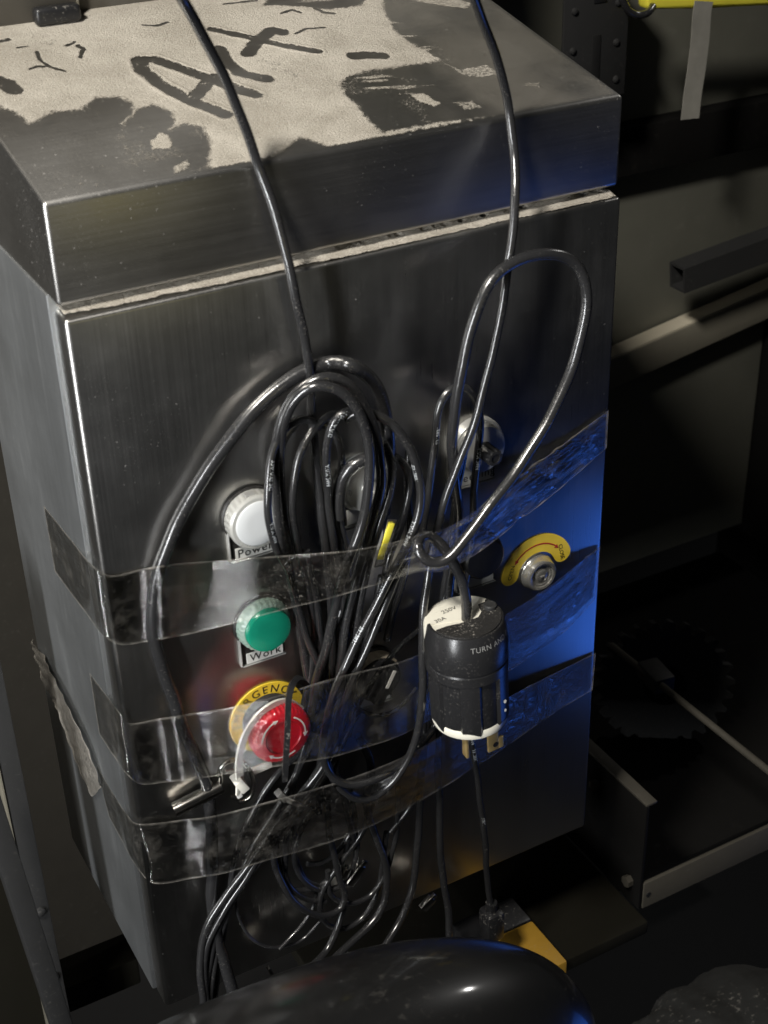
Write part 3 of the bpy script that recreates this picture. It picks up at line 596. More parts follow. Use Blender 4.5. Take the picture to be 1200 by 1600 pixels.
c = cable('printed_cable', [(-.0366,-.0140,.3571), (-.0413,-.0150,.3626), (-.0492,-.0160,.3652), (-.0578,-.0180,.3629), (-.0646,-.0200,.3551), (-.0695,-.0230,.3444), (-.0720,-.0250,.3320), (-.0710,-.0240,.3169), (-.0665,-.0200,.3005), (-.0603,-.0160,.2853), (-.0568,-.0140,.2702), (-.0539,-.0130,.2560), (-.0502,-.0130,.2372), (-.0453,-.0130,.2179), (-.0401,-.0120,.1969), (-.0376,-.0120,.1783), (-.0347,-.0120,.1545)], 0.00206, 'thin printed cable bowing left in front of the Power light', wob=.0003, seed=12)
bow = c
c = cable('slack_cable', [(-.0197,-.0120,.3573), (-.0300,-.0140,.3626), (-.0399,-.0160,.3589), (-.0484,-.0180,.3499), (-.0538,-.0190,.3378), (-.0559,-.0180,.3236), (-.0552,-.0160,.3089), (-.0520,-.0130,.2924), (-.0478,-.0110,.2733), (-.0456,-.0100,.2521), (-.0448,-.0090,.2307), (-.0475,-.0090,.2107), (-.0515,-.0090,.1951), (-.0556,-.0090,.1792)], 0.00198, 'thin slack cable just inside the coil, right of the Power light', wob=.0003, seed=13)
c = cable('printed_cable', [(-.0098,-.0200,.3446), (-.0159,-.0250,.3608), (-.0230,-.0270,.3687), (-.0294,-.0260,.3683), (-.0350,-.0250,.3632), (-.0372,-.0230,.3536), (-.0372,-.0200,.3381), (-.0358,-.0170,.3218), (-.0334,-.0140,.3036), (-.0311,-.0120,.2850), (-.0288,-.0110,.2668), (-.0275,-.0120,.2509), (-.0276,-.0130,.2351), (-.0281,-.0130,.2228), (-.0309,-.0120,.2019), (-.0353,-.0110,.1811), (-.0399,-.0110,.1606), (-.0425,-.0120,.1440), (-.0447,-.0130,.1199), (-.0447,-.0130,.1035), (-.0425,-.0130,.0822), (-.0394,-.0130,.0579), (-.0376,-.0140,.0438), (-.0410,-.0150,.0370), (-.0501,-.0160,.0373), (-.0615,-.0160,.0454), (-.0702,-.0150,.0578), (-.0758,-.0140,.0715), (-.0787,-.0120,.0853), (-.0785,-.0100,.0973), (-.0748,-.0080,.1084)], 0.00206, 'printed cable running down the middle into a round curl near the bottom', wob=.0003, seed=14)
middle = c
c = cable('slack_cable', [(-.0329,-.0100,.3564), (-.0291,-.0120,.3528), (-.0262,-.0130,.3435), (-.0254,-.0130,.3314), (-.0273,-.0120,.3186), (-.0292,-.0110,.3057), (-.0280,-.0100,.2895), (-.0240,-.0090,.2681), (-.0214,-.0080,.2464), (-.0209,-.0080,.2212), (-.0235,-.0080,.1964)], 0.00198, 'dark slack cable between the printed strand and the dial', wob=.0003, seed=15)
c = cable('short_sleeve', [(-.0105,-.0200,.3362), (-.0159,-.0200,.3366), (-.0223,-.0190,.3344), (-.0265,-.0170,.3285), (-.0284,-.0150,.3193), (-.0287,-.0140,.3108), (-.0278,-.0130,.3032)], 0.00318, 'short thick black sleeve curling left around the silver dial', 'cord', cat='sleeve')
c = cable('slack_cable', [(-.0276,-.0130,.3062), (-.0261,-.0120,.2957), (-.0232,-.0110,.2838), (-.0224,-.0100,.2721), (-.0247,-.0090,.2522), (-.0329,-.0080,.2299), (-.0397,-.0080,.2113)], 0.00138, 'thin flat wire coming out of the short sleeve', wob=.0002, seed=16)
c = cable('shiny_cable', [(-.0077,-.0240,.3451), (-.0052,-.0250,.3391), (-.0038,-.0260,.3287), (-.0057,-.0260,.3164), (-.0111,-.0250,.3022), (-.0163,-.0240,.2847), (-.0196,-.0220,.2679), (-.0231,-.0200,.2479), (-.0259,-.0180,.2292), (-.0264,-.0150,.2149), (-.0247,-.0120,.1995), (-.0237,-.0100,.1802)], 0.00232, 'shiny inner cable of the coil just left of the yellow strip', wob=.0002, seed=17)
c = cable('slack_cable', [(-.0018,-.0140,.3342), (.0067,-.0170,.3269), (.0104,-.0180,.3133), (.0078,-.0180,.2989), (.0030,-.0170,.2844), (-.0030,-.0160,.2689), (-.0059,-.0140,.2486), (-.0079,-.0120,.2253)], 0.00206, 'dark cable bowing right behind the printed outer loop', wob=.0003, seed=18)
c = cable('slack_cable', [(-.0456,-.0090,.3619), (-.0556,-.0100,.3529), (-.0585,-.0100,.3360), (-.0590,-.0100,.3144), (-.0575,-.0100,.2952), (-.0554,-.0090,.2708), (-.0515,-.0080,.2367), (-.0488,-.0080,.2063), (-.0488,-.0080,.1801), (-.0568,-.0080,.1519)], 0.00249, 'dark cable on the left of the coil, lying close to the door', wob=.0003, seed=19)
c = cable('slack_cable', [(.0329,-.0120,.2909), (.0372,-.0140,.2983), (.0408,-.0160,.3117), (.0440,-.0170,.3245), (.0404,-.0140,.2935), (.0391,-.0120,.2730), (.0378,-.0100,.2520), (.0356,-.0080,.2264), (.0337,-.0080,.1966), (.0334,-.0080,.1651), (.0318,-.0090,.1478), (.0306,-.0100,.1203)], 0.00198, 'dark cable running behind the knot down past the left of the plug', wob=.0002, seed=20)
c = cable('slack_cable', [(.0294,-.0100,.2212), (.0183,-.0120,.2169), (.0070,-.0140,.2133), (-.0053,-.0170,.2065), (-.0162,-.0180,.1966), (-.0240,-.0170,.1850), (-.0284,-.0120,.1609)], 0.00155, 'thin wire slanting across the rotary selector switch', wob=.0002, seed=21)
c = cable('slack_cable', [(-.0285,-.0200,.2010), (-.0301,-.0210,.1953), (-.0281,-.0220,.1887), (-.0221,-.0220,.1814), (-.0143,-.0220,.1764), (-.0065,-.0210,.1744), (.0028,-.0190,.1755), (.0129,-.0160,.1807)], 0.00112, 'thin wire curving round the lower side of the selector switch', wob=.0001, seed=22)
c = cable('slack_cable', [(-.0204,-.0080,.1548), (-.0137,-.0090,.1292), (-.0183,-.0100,.1103), (-.0147,-.0110,.0823), (-.0099,-.0120,.0614), (-.0079,-.0130,.0420), (-.0117,-.0150,.0260), (-.0216,-.0170,.0167), (-.0392,-.0200,.0106), (-.0523,-.0240,.0085)], 0.00232, 'dusty cable curving right then back left at the bottom of the tangle', wob=.0003, seed=23)
c = cable('slack_cable', [(.0223,-.0090,.1701), (.0209,-.0090,.1334), (.0179,-.0100,.0929), (.0151,-.0110,.0681), (.0117,-.0130,.0422), (.0055,-.0160,.0217), (-.0061,-.0200,.0080), (-.0180,-.0250,.0015)], 0.00224, 'dusty cable dropping right of the tangle from under the plug', wob=.0003, seed=24)
c = cable('slack_cable', [(-.0359,-.0120,.0396), (-.0399,-.0130,.0293), (-.0454,-.0150,.0174), (-.0538,-.0180,.0107), (-.0640,-.0220,.0099), (-.0742,-.0250,.0055)], 0.00215, 'short dusty cable end below the round curl', wob=.0003, seed=25)
c = cable('slack_cable', [(-.0279,-.0080,.1252), (-.0258,-.0080,.1049), (-.0283,-.0080,.0863), (-.0360,-.0090,.0778), (-.0481,-.0100,.0734), (-.0583,-.0100,.0774)], 0.00155, 'thin bent wire at the centre of the lower tangle', wob=.0002, seed=26)
c = cable('slack_cable', [(-.0751,-.0070,.0980), (-.0725,-.0080,.0662), (-.0631,-.0090,.0582), (-.0524,-.0100,.0567), (-.0424,-.0100,.0604), (-.0352,-.0100,.0686), (-.0302,-.0090,.0830)], 0.00155, 'thin wire crossing the round curl of the lower tangle', wob=.0002, seed=27)
c = cable('slack_cable', [(-.0530,-.0080,.0496), (-.0562,-.0080,.0387), (-.0627,-.0090,.0313), (-.0720,-.0100,.0256), (-.0812,-.0120,.0218)], 0.00120, 'thin shiny wire running down left under the curl', wob=.0001, seed=28)
c = cable('slack_cable', [(.0402,-.0250,.1599), (.0433,-.0250,.1423), (.0471,-.0240,.1185), (.0526,-.0220,.0822), (.0575,-.0200,.0446), (.0610,-.0180,.0087), (.0642,-.0180,-.0182)], 0.00198, 'straight printed cable dropping from behind the plug to the black connector', wob=.0002, seed=29)
drop = c
c = cable('slack_cable', [(.0313,-.0080,.1186), (.0313,-.0090,.0896), (.0303,-.0110,.0557), (.0311,-.0130,.0250), (.0329,-.0160,-.0035), (.0313,-.0200,-.0245)], 0.00224, 'dark cable in shade between the plug and the bottom of the door', wob=.0002, seed=30)
c = cable('slack_cable', [(-.0647,-.0070,.1077), (-.0648,-.0080,.0889), (-.0622,-.0090,.0735), (-.0598,-.0100,.0656), (-.0519,-.0100,.0580)], 0.00129, 'thin wire bent inside the left of the lower tangle', wob=.0001, seed=31)
c = cable('slack_cable', [(-.1023,-.0060,.0811), (-.1021,-.0060,.0557), (-.0950,-.0070,.0331), (-.0839,-.0080,.0216), (-.0652,-.0080,.0168), (-.0518,-.0080,.0257)], 0.00103, 'thin dark wire sagging low across the door bottom', wob=.0001, seed=32)
for k, (path, r, lab) in enumerate((
    ([(-.0485,-.0090,.1673), (-.0574,-.0090,.1506), (-.0705,-.0090,.1310), (-.0870,-.0090,.1102), (-.0992,-.0090,.0870), (-.1104,-.0090,.0628), (-.1191,-.0100,.0376), (-.1279,-.0140,.0093), (-.1324,-.0160,-.0077)], 0.00195, 'thin cable of the lower left fan, nearest the thick cord'),
    ([(-.0342,-.0180,.1810), (-.0414,-.0180,.1639), (-.0529,-.0170,.1463), (-.0673,-.0160,.1288), (-.0849,-.0150,.1078), (-.0973,-.0140,.0898), (-.1116,-.0130,.0730), (-.1219,-.0120,.0554), (-.1282,-.0130,.0350), (-.1309,-.0160,.0077)], 0.00205, 'bright cable of the lower left fan, between the shiny pair'),
    ([(-.0282,-.0080,.1181), (-.0248,-.0080,.0896), (-.0264,-.0090,.0634), (-.0344,-.0100,.0501), (-.0497,-.0110,.0531), (-.0615,-.0110,.0667), (-.0656,-.0100,.0860), (-.0603,-.0090,.1033), (-.0509,-.0080,.1155)], 0.00186, 'round wire loop at the middle of the lower tangle'),
    ([(-.0046,-.0080,.0751), (-.0127,-.0090,.0330), (-.0226,-.0100,.0175), (-.0365,-.0110,.0149), (-.0507,-.0120,.0287), (-.0525,-.0120,.0497), (-.0383,-.0110,.0684), (-.0236,-.0100,.0817), (-.0138,-.0090,.1021)], 0.00177, 'wide wire loop under the lowest tape, right of the round curl'),
    ([(.0040,-.0080,.1061), (-.0002,-.0090,.0635), (-.0085,-.0100,.0423), (-.0204,-.0110,.0323), (-.0361,-.0120,.0359), (-.0457,-.0120,.0493), (-.0460,-.0110,.0671)], 0.00167, 'wire hooking left below the grey connector'),
    ([(-.0432,-.0090,.1917), (-.0505,-.0090,.1726), (-.0590,-.0090,.1491), (-.0673,-.0090,.1200), (-.0711,-.0090,.0879), (-.0706,-.0100,.0659), (-.0611,-.0110,.0522), (-.0489,-.0110,.0438)], 0.00186, 'wire dropping from the red button into the round curl'),
    ([(-.0166,-.0140,.2723), (-.0208,-.0130,.2491), (-.0255,-.0120,.2254), (-.0329,-.0110,.1977), (-.0409,-.0100,.1693), (-.0463,-.0100,.1442), (-.0484,-.0090,.1113)], 0.00195, 'straight dark strand in the middle of the bundle, left of the printed one'),
    ([(-.0077,-.0180,.2636), (-.0129,-.0170,.2405), (-.0193,-.0150,.2165), (-.0264,-.0130,.1921), (-.0325,-.0120,.1672), (-.0365,-.0110,.1407), (-.0317,-.0100,.1092), (-.0259,-.0090,.0759)], 0.00195, 'straight dark strand in the middle of the bundle, right of the printed one'),
    ([(-.0473,-.0120,.2892), (-.0434,-.0110,.2599), (-.0416,-.0100,.2301), (-.0437,-.0100,.2056), (-.0492,-.0090,.1810), (-.0539,-.0090,.1560)], 0.00214, 'dark strand beside the Work light running to the red button'),
    ([(.0384,-.0090,.2429), (.0341,-.0090,.2189), (.0280,-.0090,.1860), (.0241,-.0090,.1509), (.0201,-.0090,.1144), (.0109,-.0090,.0878), (-.0026,-.0090,.0749)], 0.00186, 'dark strand hidden behind the plug curving to the lower tangle'),
    ([(.0153,-.0100,.3294), (.0122,-.0120,.3087), (.0127,-.0130,.2859), (.0104,-.0120,.2622), (.0054,-.0100,.2382), (-.0010,-.0090,.2145)], 0.00214, 'dark strand along the inner right of the coil'))):
    cable('slack_cable', path, r, lab, wob=.0003, seed=50 + k)
for k, (o, s0, s, ang) in enumerate(((small_loop, .0690, 'E312831', .1), (small_loop, .150, 'AWM 2464', .3), (printed, .052, 'E312831', .35), (printed, .086, 'AWM 2464', .3), (printed, .124, 'VW-1', .2), (printed, .150, 'E312831', .2), (bow, .040, '22AWG 2C', .1), (bow, .072, 'AWM 2464', .1), (bow, .104, 'E312831', .1),
                                     (middle, .034, 'VW-1 AWG', .1), (middle, .066, 'AWM 2464', .1), (middle, .176, 'E312831', .3), (drop, .020, '2464', .1), (drop, .030, 'E312831', .1), (drop, .090, 'VW-1', .1))):
    pts, r = CP[o.name]; cable_print(o, pts, s0, s, .0030, ang, r)

# ------------------------------------------------------------------ twist-lock plug
pa = Vector((0.0272, -0.0450, 0.2393)); pbm = Vector((0.0303, -0.0450, 0.1739)); ax = (pa - pbm); PL = ax.length; az = ax.normalized(); axx = Vector((1, 0, 0)); axx = (axx - az * axx.dot(az)).normalized(); ayy = az.cross(axx)
plug = thing('twist_lock_plug', pbm, 'black and cream twist-lock plug hanging from the knotted cord', 'plug')
def pl_pt(x, y, z): return pbm + axx * x + ayy * y + az * z
def ring_geo(prof, a0=0, a1=360, n=96, flats=None, close=True):
    vs, fs = [], []; full = abs(a1 - a0) >= 360; m = n if full else n + 1
    for i, (r, z) in enumerate(prof):
        for k in range(m):
            a = R_(a0) + R_(a1 - a0) * k / n; rr = r
            if flats and i in flats: 
                q = (a * flats[i][0] / (2 * math.pi)) % 1 - .5; rr = r * (1 - flats[i][1] * (1 if abs(q) < .25 else 0))
            zz = z
            vs.append(pl_pt(rr * math.cos(a), rr * math.sin(a), zz))
    for i in range(len(prof) - 1):
        for k in range(n):
            k2 = (k + 1) % m; fs.append((i * m + k, i * m + k2, (i + 1) * m + k2, (i + 1) * m + k))
    if close:
        if full: fs.append(tuple((len(prof) - 1) * m + k for k in range(m))); fs.append(tuple(range(m))[::-1])
        else: fs.append(tuple(i * m for i in range(len(prof)))[::-1]); fs.append(tuple(i * m + m - 1 for i in range(len(prof))))
    return vs, fs
link_mesh('white_core', *ring_geo([(.0190, -.0010), (.0206, .0002), (.0209, .0012), (.0209, .0050), (.0198, .0070), (.0198, .0450), (.0200, PL - .001), (.0190, PL), (.0004, PL)]), 'cream', plug)
link_mesh('white_shell', *ring_geo([(.0205, .0440), (.0222, .0440), (.0223, .0450), (.0223, PL - .0016), (.0216, PL + .0002), (.0206, PL + .0004), (.0002, PL + .0004)], 24.5, 161.5, 80), 'cream', plug)
# lower black shell with flats and a scalloped rim
n = 96; vs, fs = [], []; prof = [(.0200, .005), (.0213, .0030), (.0223, .0065), (.0223, .0365), (.0225, .0370), (.0225, .0425), (.0223, .0430), (.0219, .0436), (.0205, .0438)]
for i, (r, z) in enumerate(prof):
    for k in range(n):
        a = 2 * math.pi * k / n; q = (k % 16) / 16; rr = r; zz = z
        if i in (1, 2, 3): rr = r * (.93 if .3 < q < .8 else 1.0)
        if i in (0, 1): zz = z + .0016 * math.cos(a * 6 + .6)
        vs.append(pl_pt(rr * math.cos(a), rr * math.sin(a), zz))
for i in range(len(prof) - 1):
    for k in range(n): fs.append((i * n + k, i * n + (k + 1) % n, (i + 1) * n + (k + 1) % n, (i + 1) * n + k))
link_mesh('lower_shell', vs, fs, 'plug_black', plug, autos=20)
# upper black clamp: front two thirds of the top
A0, A1 = -198, 24
link_mesh('clamp', *ring_geo([(.0209, .0440), (.0226, .0440), (.0229, .0450), (.0229, PL - .0095), (.0208, PL + .0004), (.0202, PL + .0014), (.0190, PL + .0014), (.0188, PL - .004)], A0, A1, 80), 'plug_black', plug)
# fill of the clamp top between its arms
cx_, cy_ = [], []
bmc = bmesh.new(); ring = [(.0192 * math.cos(R_(a)), .0192 * math.sin(R_(a))) for a in range(-174, 15, 4)] + [(.0115, .0052), (.0098, -.0010), (.0052, -.0048), (-.0060, -.0040), (-.0130, -.0022)]
vv = [bmc.verts.new(pl_pt(x, y, PL + .0012)) for x, y in ring]; f = bmc.faces.new(vv)
ee = bmesh.ops.extrude_face_region(bmc, geom=[f]); bmesh.ops.translate(bmc, verts=[v for v in ee['geom'] if isinstance(v, bmesh.types.BMVert)], vec=az * .0012)
from_bm('clamp_top', bmc, 'dusty_black', plug)
def cone_text(s, size, mid, z, r, slope):
    def fn(x, y):
        a = R_(mid) + x / r; return pl_pt((r - y * slope) * math.cos(a), (r - y * slope) * math.sin(a), z + y)
    text_map('moulded_text', s, size, 'grey_nylon', plug, fn, space=1.1)
cone_text('TURN AND PULL', .0042, -70, PL - .0048, .0220, .22)
def flat_text(s, size, x0, y0): text_map('printed_text', s, size, 'frame', plug, lambda x, y: pl_pt(x0 + x, y0 + y, PL + .0006))
flat_text('250V', .0042, -.003, .0115); flat_text('30A', .0040, -.0115, .0065); flat_text('L6', .0040, .0075, .0100)
sc = ring_geo([(.0036, PL + .002), (.0036, PL + .0042), (.0030, PL + .0048), (.0004, PL + .0048)], n=24)
off = axx * .0150 + ayy * -.0010
link_mesh('clamp_screw', [v + off for v in sc[0]], sc[1], 'frame', plug)
for (px, py, w_, t_, l_, hook) in ((-.0100, -.0110, .0018, .0050, .0165, 0), (.0050, -.0150, .0068, .0018, .0165, 1), (.0080, .0060, .0060, .0018, .0165, 0)):
    b = box_bm((px - w_ / 2, py - t_ / 2, -l_), (px + w_ / 2, py + t_ / 2, .001), .0005, 2)
    for v in b.verts: v.co = pl_pt(*v.co)
    pr = from_bm('prong', b, 'brass', plug)
    if hook:
        b = box_bm((px + w_ / 2 - .0002, py - t_ / 2, -l_), (px + w_ / 2 + .0032, py + t_ / 2, -l_ + .0075), .0005, 2)
        for v in b.verts: v.co = pl_pt(*v.co)
        from_bm('hooked_tip', b, 'brass', pr)
        g = [pl_pt(px + .0012 + .0017 * math.cos(2 * math.pi * k / 20), py - t_ / 2 - .0002, -l_ + .0042 + .0017 * math.sin(2 * math.pi * k / 20)) for k in range(20)]
        link_mesh('prong_hole', g, [tuple(range(20))], 'ink', pr, False)
for dz, rr in ((.019, .0009), (.0130, .0007)):
    g = [pl_pt(.0105 + rr * math.cos(2 * math.pi * k / 16), -.0203 - 0.0, dz + rr * 1.4 * math.sin(2 * math.pi * k / 16)) for k in range(16)]
    link_mesh('shell_mark', g, [tuple(range(16))], 'label', plug, False)

# ------------------------------------------------------------------ clear tapes
def tape(name, top, bot, label, seed, wr=.0006, n=150, m=22, ripple=1.0, mat='tape'):
    A = spline(top, .0008); B = spline(bot, .0008)
    def res(L):
        d = [0]
        for i in range(1, len(L)): d.append(d[-1] + (L[i] - L[i - 1]).length)
        d = np.array(d) / d[-1]; t = np.linspace(0, 1, n); P_ = np.array([tuple(x) for x in L])
        return np.stack([np.interp(t, d, P_[:, k]) for k in range(3)], -1)
    A, B = res(A), res(B); t = np.linspace(0, 1, n)[:, None]; s = np.linspace(0, 1, m)[None, :]
    G = A[:, None, :] * (1 - s[..., None]) + B[:, None, :] * s[..., None]
    rs = np.random.default_rng(seed)
    U = np.repeat(t, m, 1); V = np.repeat(s, n, 0)
    lift = smst(-G[..., 1], .0015, .010)         # only where the film is off the sheet metal
    disp = (fbm(U * .6 + seed, V * 1.0 + .3, 9, seed, 3) - .5) * 2 * wr * (.15 + ripple * lift)
    disp += (fbm(U * .35 + seed, V + .1 + U * .25, 22, seed + 5, 2) - .5) * 1.3 * wr * lift * ripple
    crease = np.abs(fbm(U * 1.4 + V * .55 + seed, V * 1.6 - U * .3 + 2, 7, seed + 9, 3) - .5)
    disp -= np.exp(-(crease / .02) ** 2) * wr * 1.6 * smst(U, .66, .80) * smst(-G[..., 1], .0006, .003)
    G[..., 1] -= disp
    vs = G.reshape(-1, 3).tolist(); idx = np.arange(n * m).reshape(n, m)
    fs = np.stack([idx[:-1, :-1], idx[:-1, 1:], idx[1:, 1:], idx[1:, :-1]], -1).reshape(-1, 4).tolist()
    o = link_mesh(name, vs, fs, mat, None, True, 180); me = o.data
    a = me.attributes.new('edge', 'FLOAT', 'POINT')
    wdt = np.linalg.norm(A - B, axis=1)[:, None]; dist = np.minimum(V, 1 - V) * wdt
    L = np.linalg.norm(np.diff(A, axis=0), axis=1).sum(); dist = np.minimum(dist, np.minimum(U, 1 - U) * L)
    a.data.foreach_set('value', smst(-dist, -.0008, -.0001).ravel().astype(np.float32))
    uv = me.uv_layers.new(name='UVMap'); li = np.zeros(len(me.loops), int); me.loops.foreach_get('vertex_index', li)
    uvs = np.stack([U.ravel()[li] * 4, V.ravel()[li]], -1); uv.data.foreach_set('uv', uvs.ravel().astype(np.float32))
    return tag(o, label, 'tape', 'clear tape strips over the cables')
tape('clear_tape', [(-.1518,.0874,.2980), (-.1518,.0420,.3013), (-.1518,.0019,.3058), (-.1468,-.0007,.3015), (-.1304,-.0020,.3004), (-.1242,-.0110,.3047), (-.1151,-.0080,.3015), (-.0966,-.0070,.2963), (-.0797,-.0200,.2996), (-.0626,-.0240,.2976), (-.0480,-.0300,.2975), (-.0340,-.0340,.2966), (-.0162,-.0380,.2967), (.0004,-.0400,.2969), (.0197,-.0340,.2914), (.0485,-.0220,.2883), (.0786,-.0100,.2911), (.1126,-.0030,.2980), (.1487,-.0008,.3116)],
     [(-.1518,.0865,.2572), (-.1518,.0388,.2604), (-.1518,.0002,.2655), (-.1455,-.0007,.2598), (-.1334,-.0020,.2581), (-.1268,-.0110,.2631), (-.1162,-.0080,.2593), (-.0994,-.0140,.2618), (-.0841,-.0240,.2681), (-.0656,-.0260,.2685), (-.0486,-.0280,.2683), (-.0336,-.0310,.2695), (-.0159,-.0360,.2725), (.0011,-.0380,.2737), (.0219,-.0300,.2630), (.0447,-.0220,.2599), (.0628,-.0160,.2610), (.0779,-.0120,.2640), (.1130,-.0040,.2715), (.1489,-.0008,.2876)],
     'top clear tape strip running from the Power light to the right door edge', 3, .0009, 190, 30)
tape('clear_tape', [(-.1518,.0469,.2143), (-.1518,.0205,.2177), (-.1518,-.0026,.2208), (-.1471,-.0007,.2113), (-.1331,-.0020,.2093), (-.1256,-.0110,.2141), (-.1146,-.0090,.2103), (-.0996,-.0240,.2181), (-.0840,-.0360,.2256), (-.0566,-.0370,.2252), (-.0307,-.0320,.2190), (-.0081,-.0330,.2168), (.0227,-.0210,.2079), (.0489,-.0190,.2087), (.0729,-.0180,.2117), (.0995,-.0140,.2149), (.1273,-.0060,.2182), (.1484,-.0008,.2223)],
     [(-.1518,.0470,.1731), (-.1518,.0232,.1741), (-.1518,-.0026,.1785), (-.1454,-.0007,.1694), (-.1318,-.0020,.1661), (-.1241,-.0110,.1707), (-.1102,-.0100,.1660), (-.1011,-.0250,.1758), (-.0841,-.0370,.1815), (-.0502,-.0360,.1726), (-.0293,-.0330,.1681), (-.0100,-.0320,.1659), (.0228,-.0200,.1581), (.0523,-.0140,.1592), (.0807,-.0090,.1621), (.1080,-.0040,.1654), (.1278,-.0020,.1720), (.1472,-.0008,.1853)],
     'middle clear tape strip crossing the red button and passing under the key lock', 6, .0006, 190, 30)
tape('clear_tape', [(-.1518,.0660,.1370), (-.1518,.0425,.1370), (-.1518,.0151,.1395), (-.1505,-.0007,.1445), (-.1249,-.0030,.1375), (-.1177,-.0120,.1426), (-.1078,-.0120,.1403), (-.0804,-.0240,.1470), (-.0538,-.0250,.1449), (-.0290,-.0310,.1484), (-.0005,-.0310,.1498), (.0257,-.0220,.1452), (.0545,-.0140,.1428), (.0831,-.0060,.1402), (.1096,-.0030,.1413), (.1496,-.0008,.1440)],
     [(-.1518,.0556,.1064), (-.1518,.0349,.1048), (-.1518,.0128,.1036), (-.1477,-.0007,.0995), (-.1256,-.0030,.0937), (-.1210,-.0120,.1005), (-.1106,-.0120,.0972), (-.0857,-.0200,.1018), (-.0575,-.0190,.0969), (-.0324,-.0180,.0943), (-.0108,-.0170,.0942), (.0114,-.0160,.0965), (.0346,-.0140,.0989), (.0655,-.0080,.0998), (.1209,-.0020,.1105), (.1488,-.0008,.1156)],
     'lowest clear tape strip, below the red button and the plug', 9, .0006, 170, 26)
# crumpled loose end of tape on the left side
def crumple(name, A, B, label, seed):
    o = tape(name, A, B, label, seed, .0, 60, 12, mat='scrap')
    n, m = 60, 12
    for i, v in enumerate(o.data.vertices):
        u_, w_ = (i // m) / (n - 1), (i % m) / (m - 1)
        v.co.x -= .0016 * abs(math.sin(w_ * 9 + 2.2 * math.sin(u_ * 5) + u_ * 7)) + .0008 * abs(math.sin(u_ * 31 + w_ * 5)); v.co.y += .0012 * math.sin(u_ * 23 + w_ * 3)
    return o
crumple('tape_scrap', [(-.1519,.1732,.1597), (-.1525,.1391,.1658), (-.1535,.1088,.1645), (-.1535,.0858,.1589), (-.1535,.0665,.1514), (-.1525,.0548,.1384), (-.1520,.0576,.1291)], [(-.1519,.1692,.1466), (-.1525,.1535,.1347), (-.1535,.1243,.1375), (-.1535,.1120,.1239), (-.1535,.0963,.1106), (-.1525,.0826,.1031), (-.1520,.0744,.1076)], 'crumpled scrap of clear tape on the left side of the cabinet', 12)

# ------------------------------------------------------------------ zip ties, snap hook, yellow strip
def strap(name, path, wd, th, mat, label, cat, grp=None):
    pts = spline(path); T, N, B = frames(pts); vs, fs = [], []
    for p, n_, b_ in zip(pts, N, B):
        for a, c_ in ((-1, -1), (1, -1), (1, 1), (-1, 1)): vs.append(p + b_ * a * wd / 2 + n_ * c_ * th / 2)
    k = len(pts)
    for i in range(k - 1):
        for j in range(4): fs.append((i * 4 + j, i * 4 + (j + 1) % 4, i * 4 + 4 + (j + 1) % 4, i * 4 + 4 + j))
    fs += [(3, 2, 1, 0), (4 * k - 4, 4 * k - 3, 4 * k - 2, 4 * k - 1)]
    o = link_mesh(name, vs, fs, mat); tag(o, label, cat, grp); return o
zt = strap('cable_tie', [(-.0555,-.0100,.1886), (-.0639,-.0130,.1993), (-.0733,-.0160,.2042), (-.0829,-.0180,.2026), (-.0909,-.0190,.1956), (-.0951,-.0180,.1837), (-.0960,-.0150,.1697), (-.0954,-.0130,.1581), (-.0960,-.0120,.1495)], .0048, .0013, 'white_nylon', 'white nylon tie looped round the red button and through the ring', 'cable tie')
b = bar_bm((-0.0977, -0.0130, 0.1618), (-0.0935, -0.0130, 0.1536), .0050, .0085, (0, -1, 0), .0006); from_bm('tie_head', b, 'white_nylon', zt)
b = bar_bm((-0.0965, -0.0120, 0.1524), (-0.0959, -0.0120, 0.1467), .0030, .0014, (0, -1, 0), .0003); from_bm('tie_tail', b, 'white_mark', zt)
b = bar_bm((-0.0867, -0.0090, 0.1585), (-0.0747, -0.0090, 0.1596), .0020, .0048, (0, 0, 1), .0004); from_bm('tie_band', b, 'white_nylon', zt)
strap('cable_tie', [(-.0561,-.0220,.2132), (-.0622,-.0280,.2232), (-.0701,-.0360,.2303), (-.0739,-.0390,.2268), (-.0755,-.0395,.2168), (-.0768,-.0395,.2027), (-.0783,-.0390,.1882), (-.0789,-.0360,.1697)], .0034, .0030, 'black', 'black wire strip crossing in front of the red button', 'wire strip')
kt = strap('cable_tie', [(-.0722,-.0170,.1393), (-.0703,-.0220,.1395), (-.0655,-.0220,.1350), (-.0600,-.0160,.1259)], .0032, .0012, 'grey_nylon', 'small grey tie head clamped on the slanting shiny cables', 'cable tie')
b = bar_bm((-0.0757, -0.0170, 0.1450), (-0.0715, -0.0170, 0.1380), .0042, .0050, (0, -1, 0), .0006); from_bm('tie_head', b, 'grey_nylon', kt)
hk = thing('snap_hook', (-0.1099, -0.0060, 0.1512), 'silver snap hook with tube handle hanging left of the red button', 'snap hook')
v, f = tube_geo(spline([(-.1313,-.0050,.1484), (-.1211,-.0060,.1508), (-.1040,-.0070,.1543)]), .0042, 24); link_mesh('tube', v, f, 'chrome_dark', hk)
v, f = tube_geo(spline([(-.1101,-.0070,.1530), (-.1055,-.0070,.1541), (-.1040,-.0080,.1591), (-.1046,-.0080,.1652), (-.1030,-.0090,.1705), (-.0980,-.0090,.1719), (-.0934,-.0100,.1706), (-.0893,-.0100,.1649), (-.0866,-.0090,.1557), (-.0857,-.0080,.1464), (-.0881,-.0070,.1393), (-.0921,-.0060,.1367), (-.0965,-.0060,.1396), (-.0984,-.0060,.1442)]), .0014, 14); link_mesh('hook', v, f, 'chrome_dark', hk)
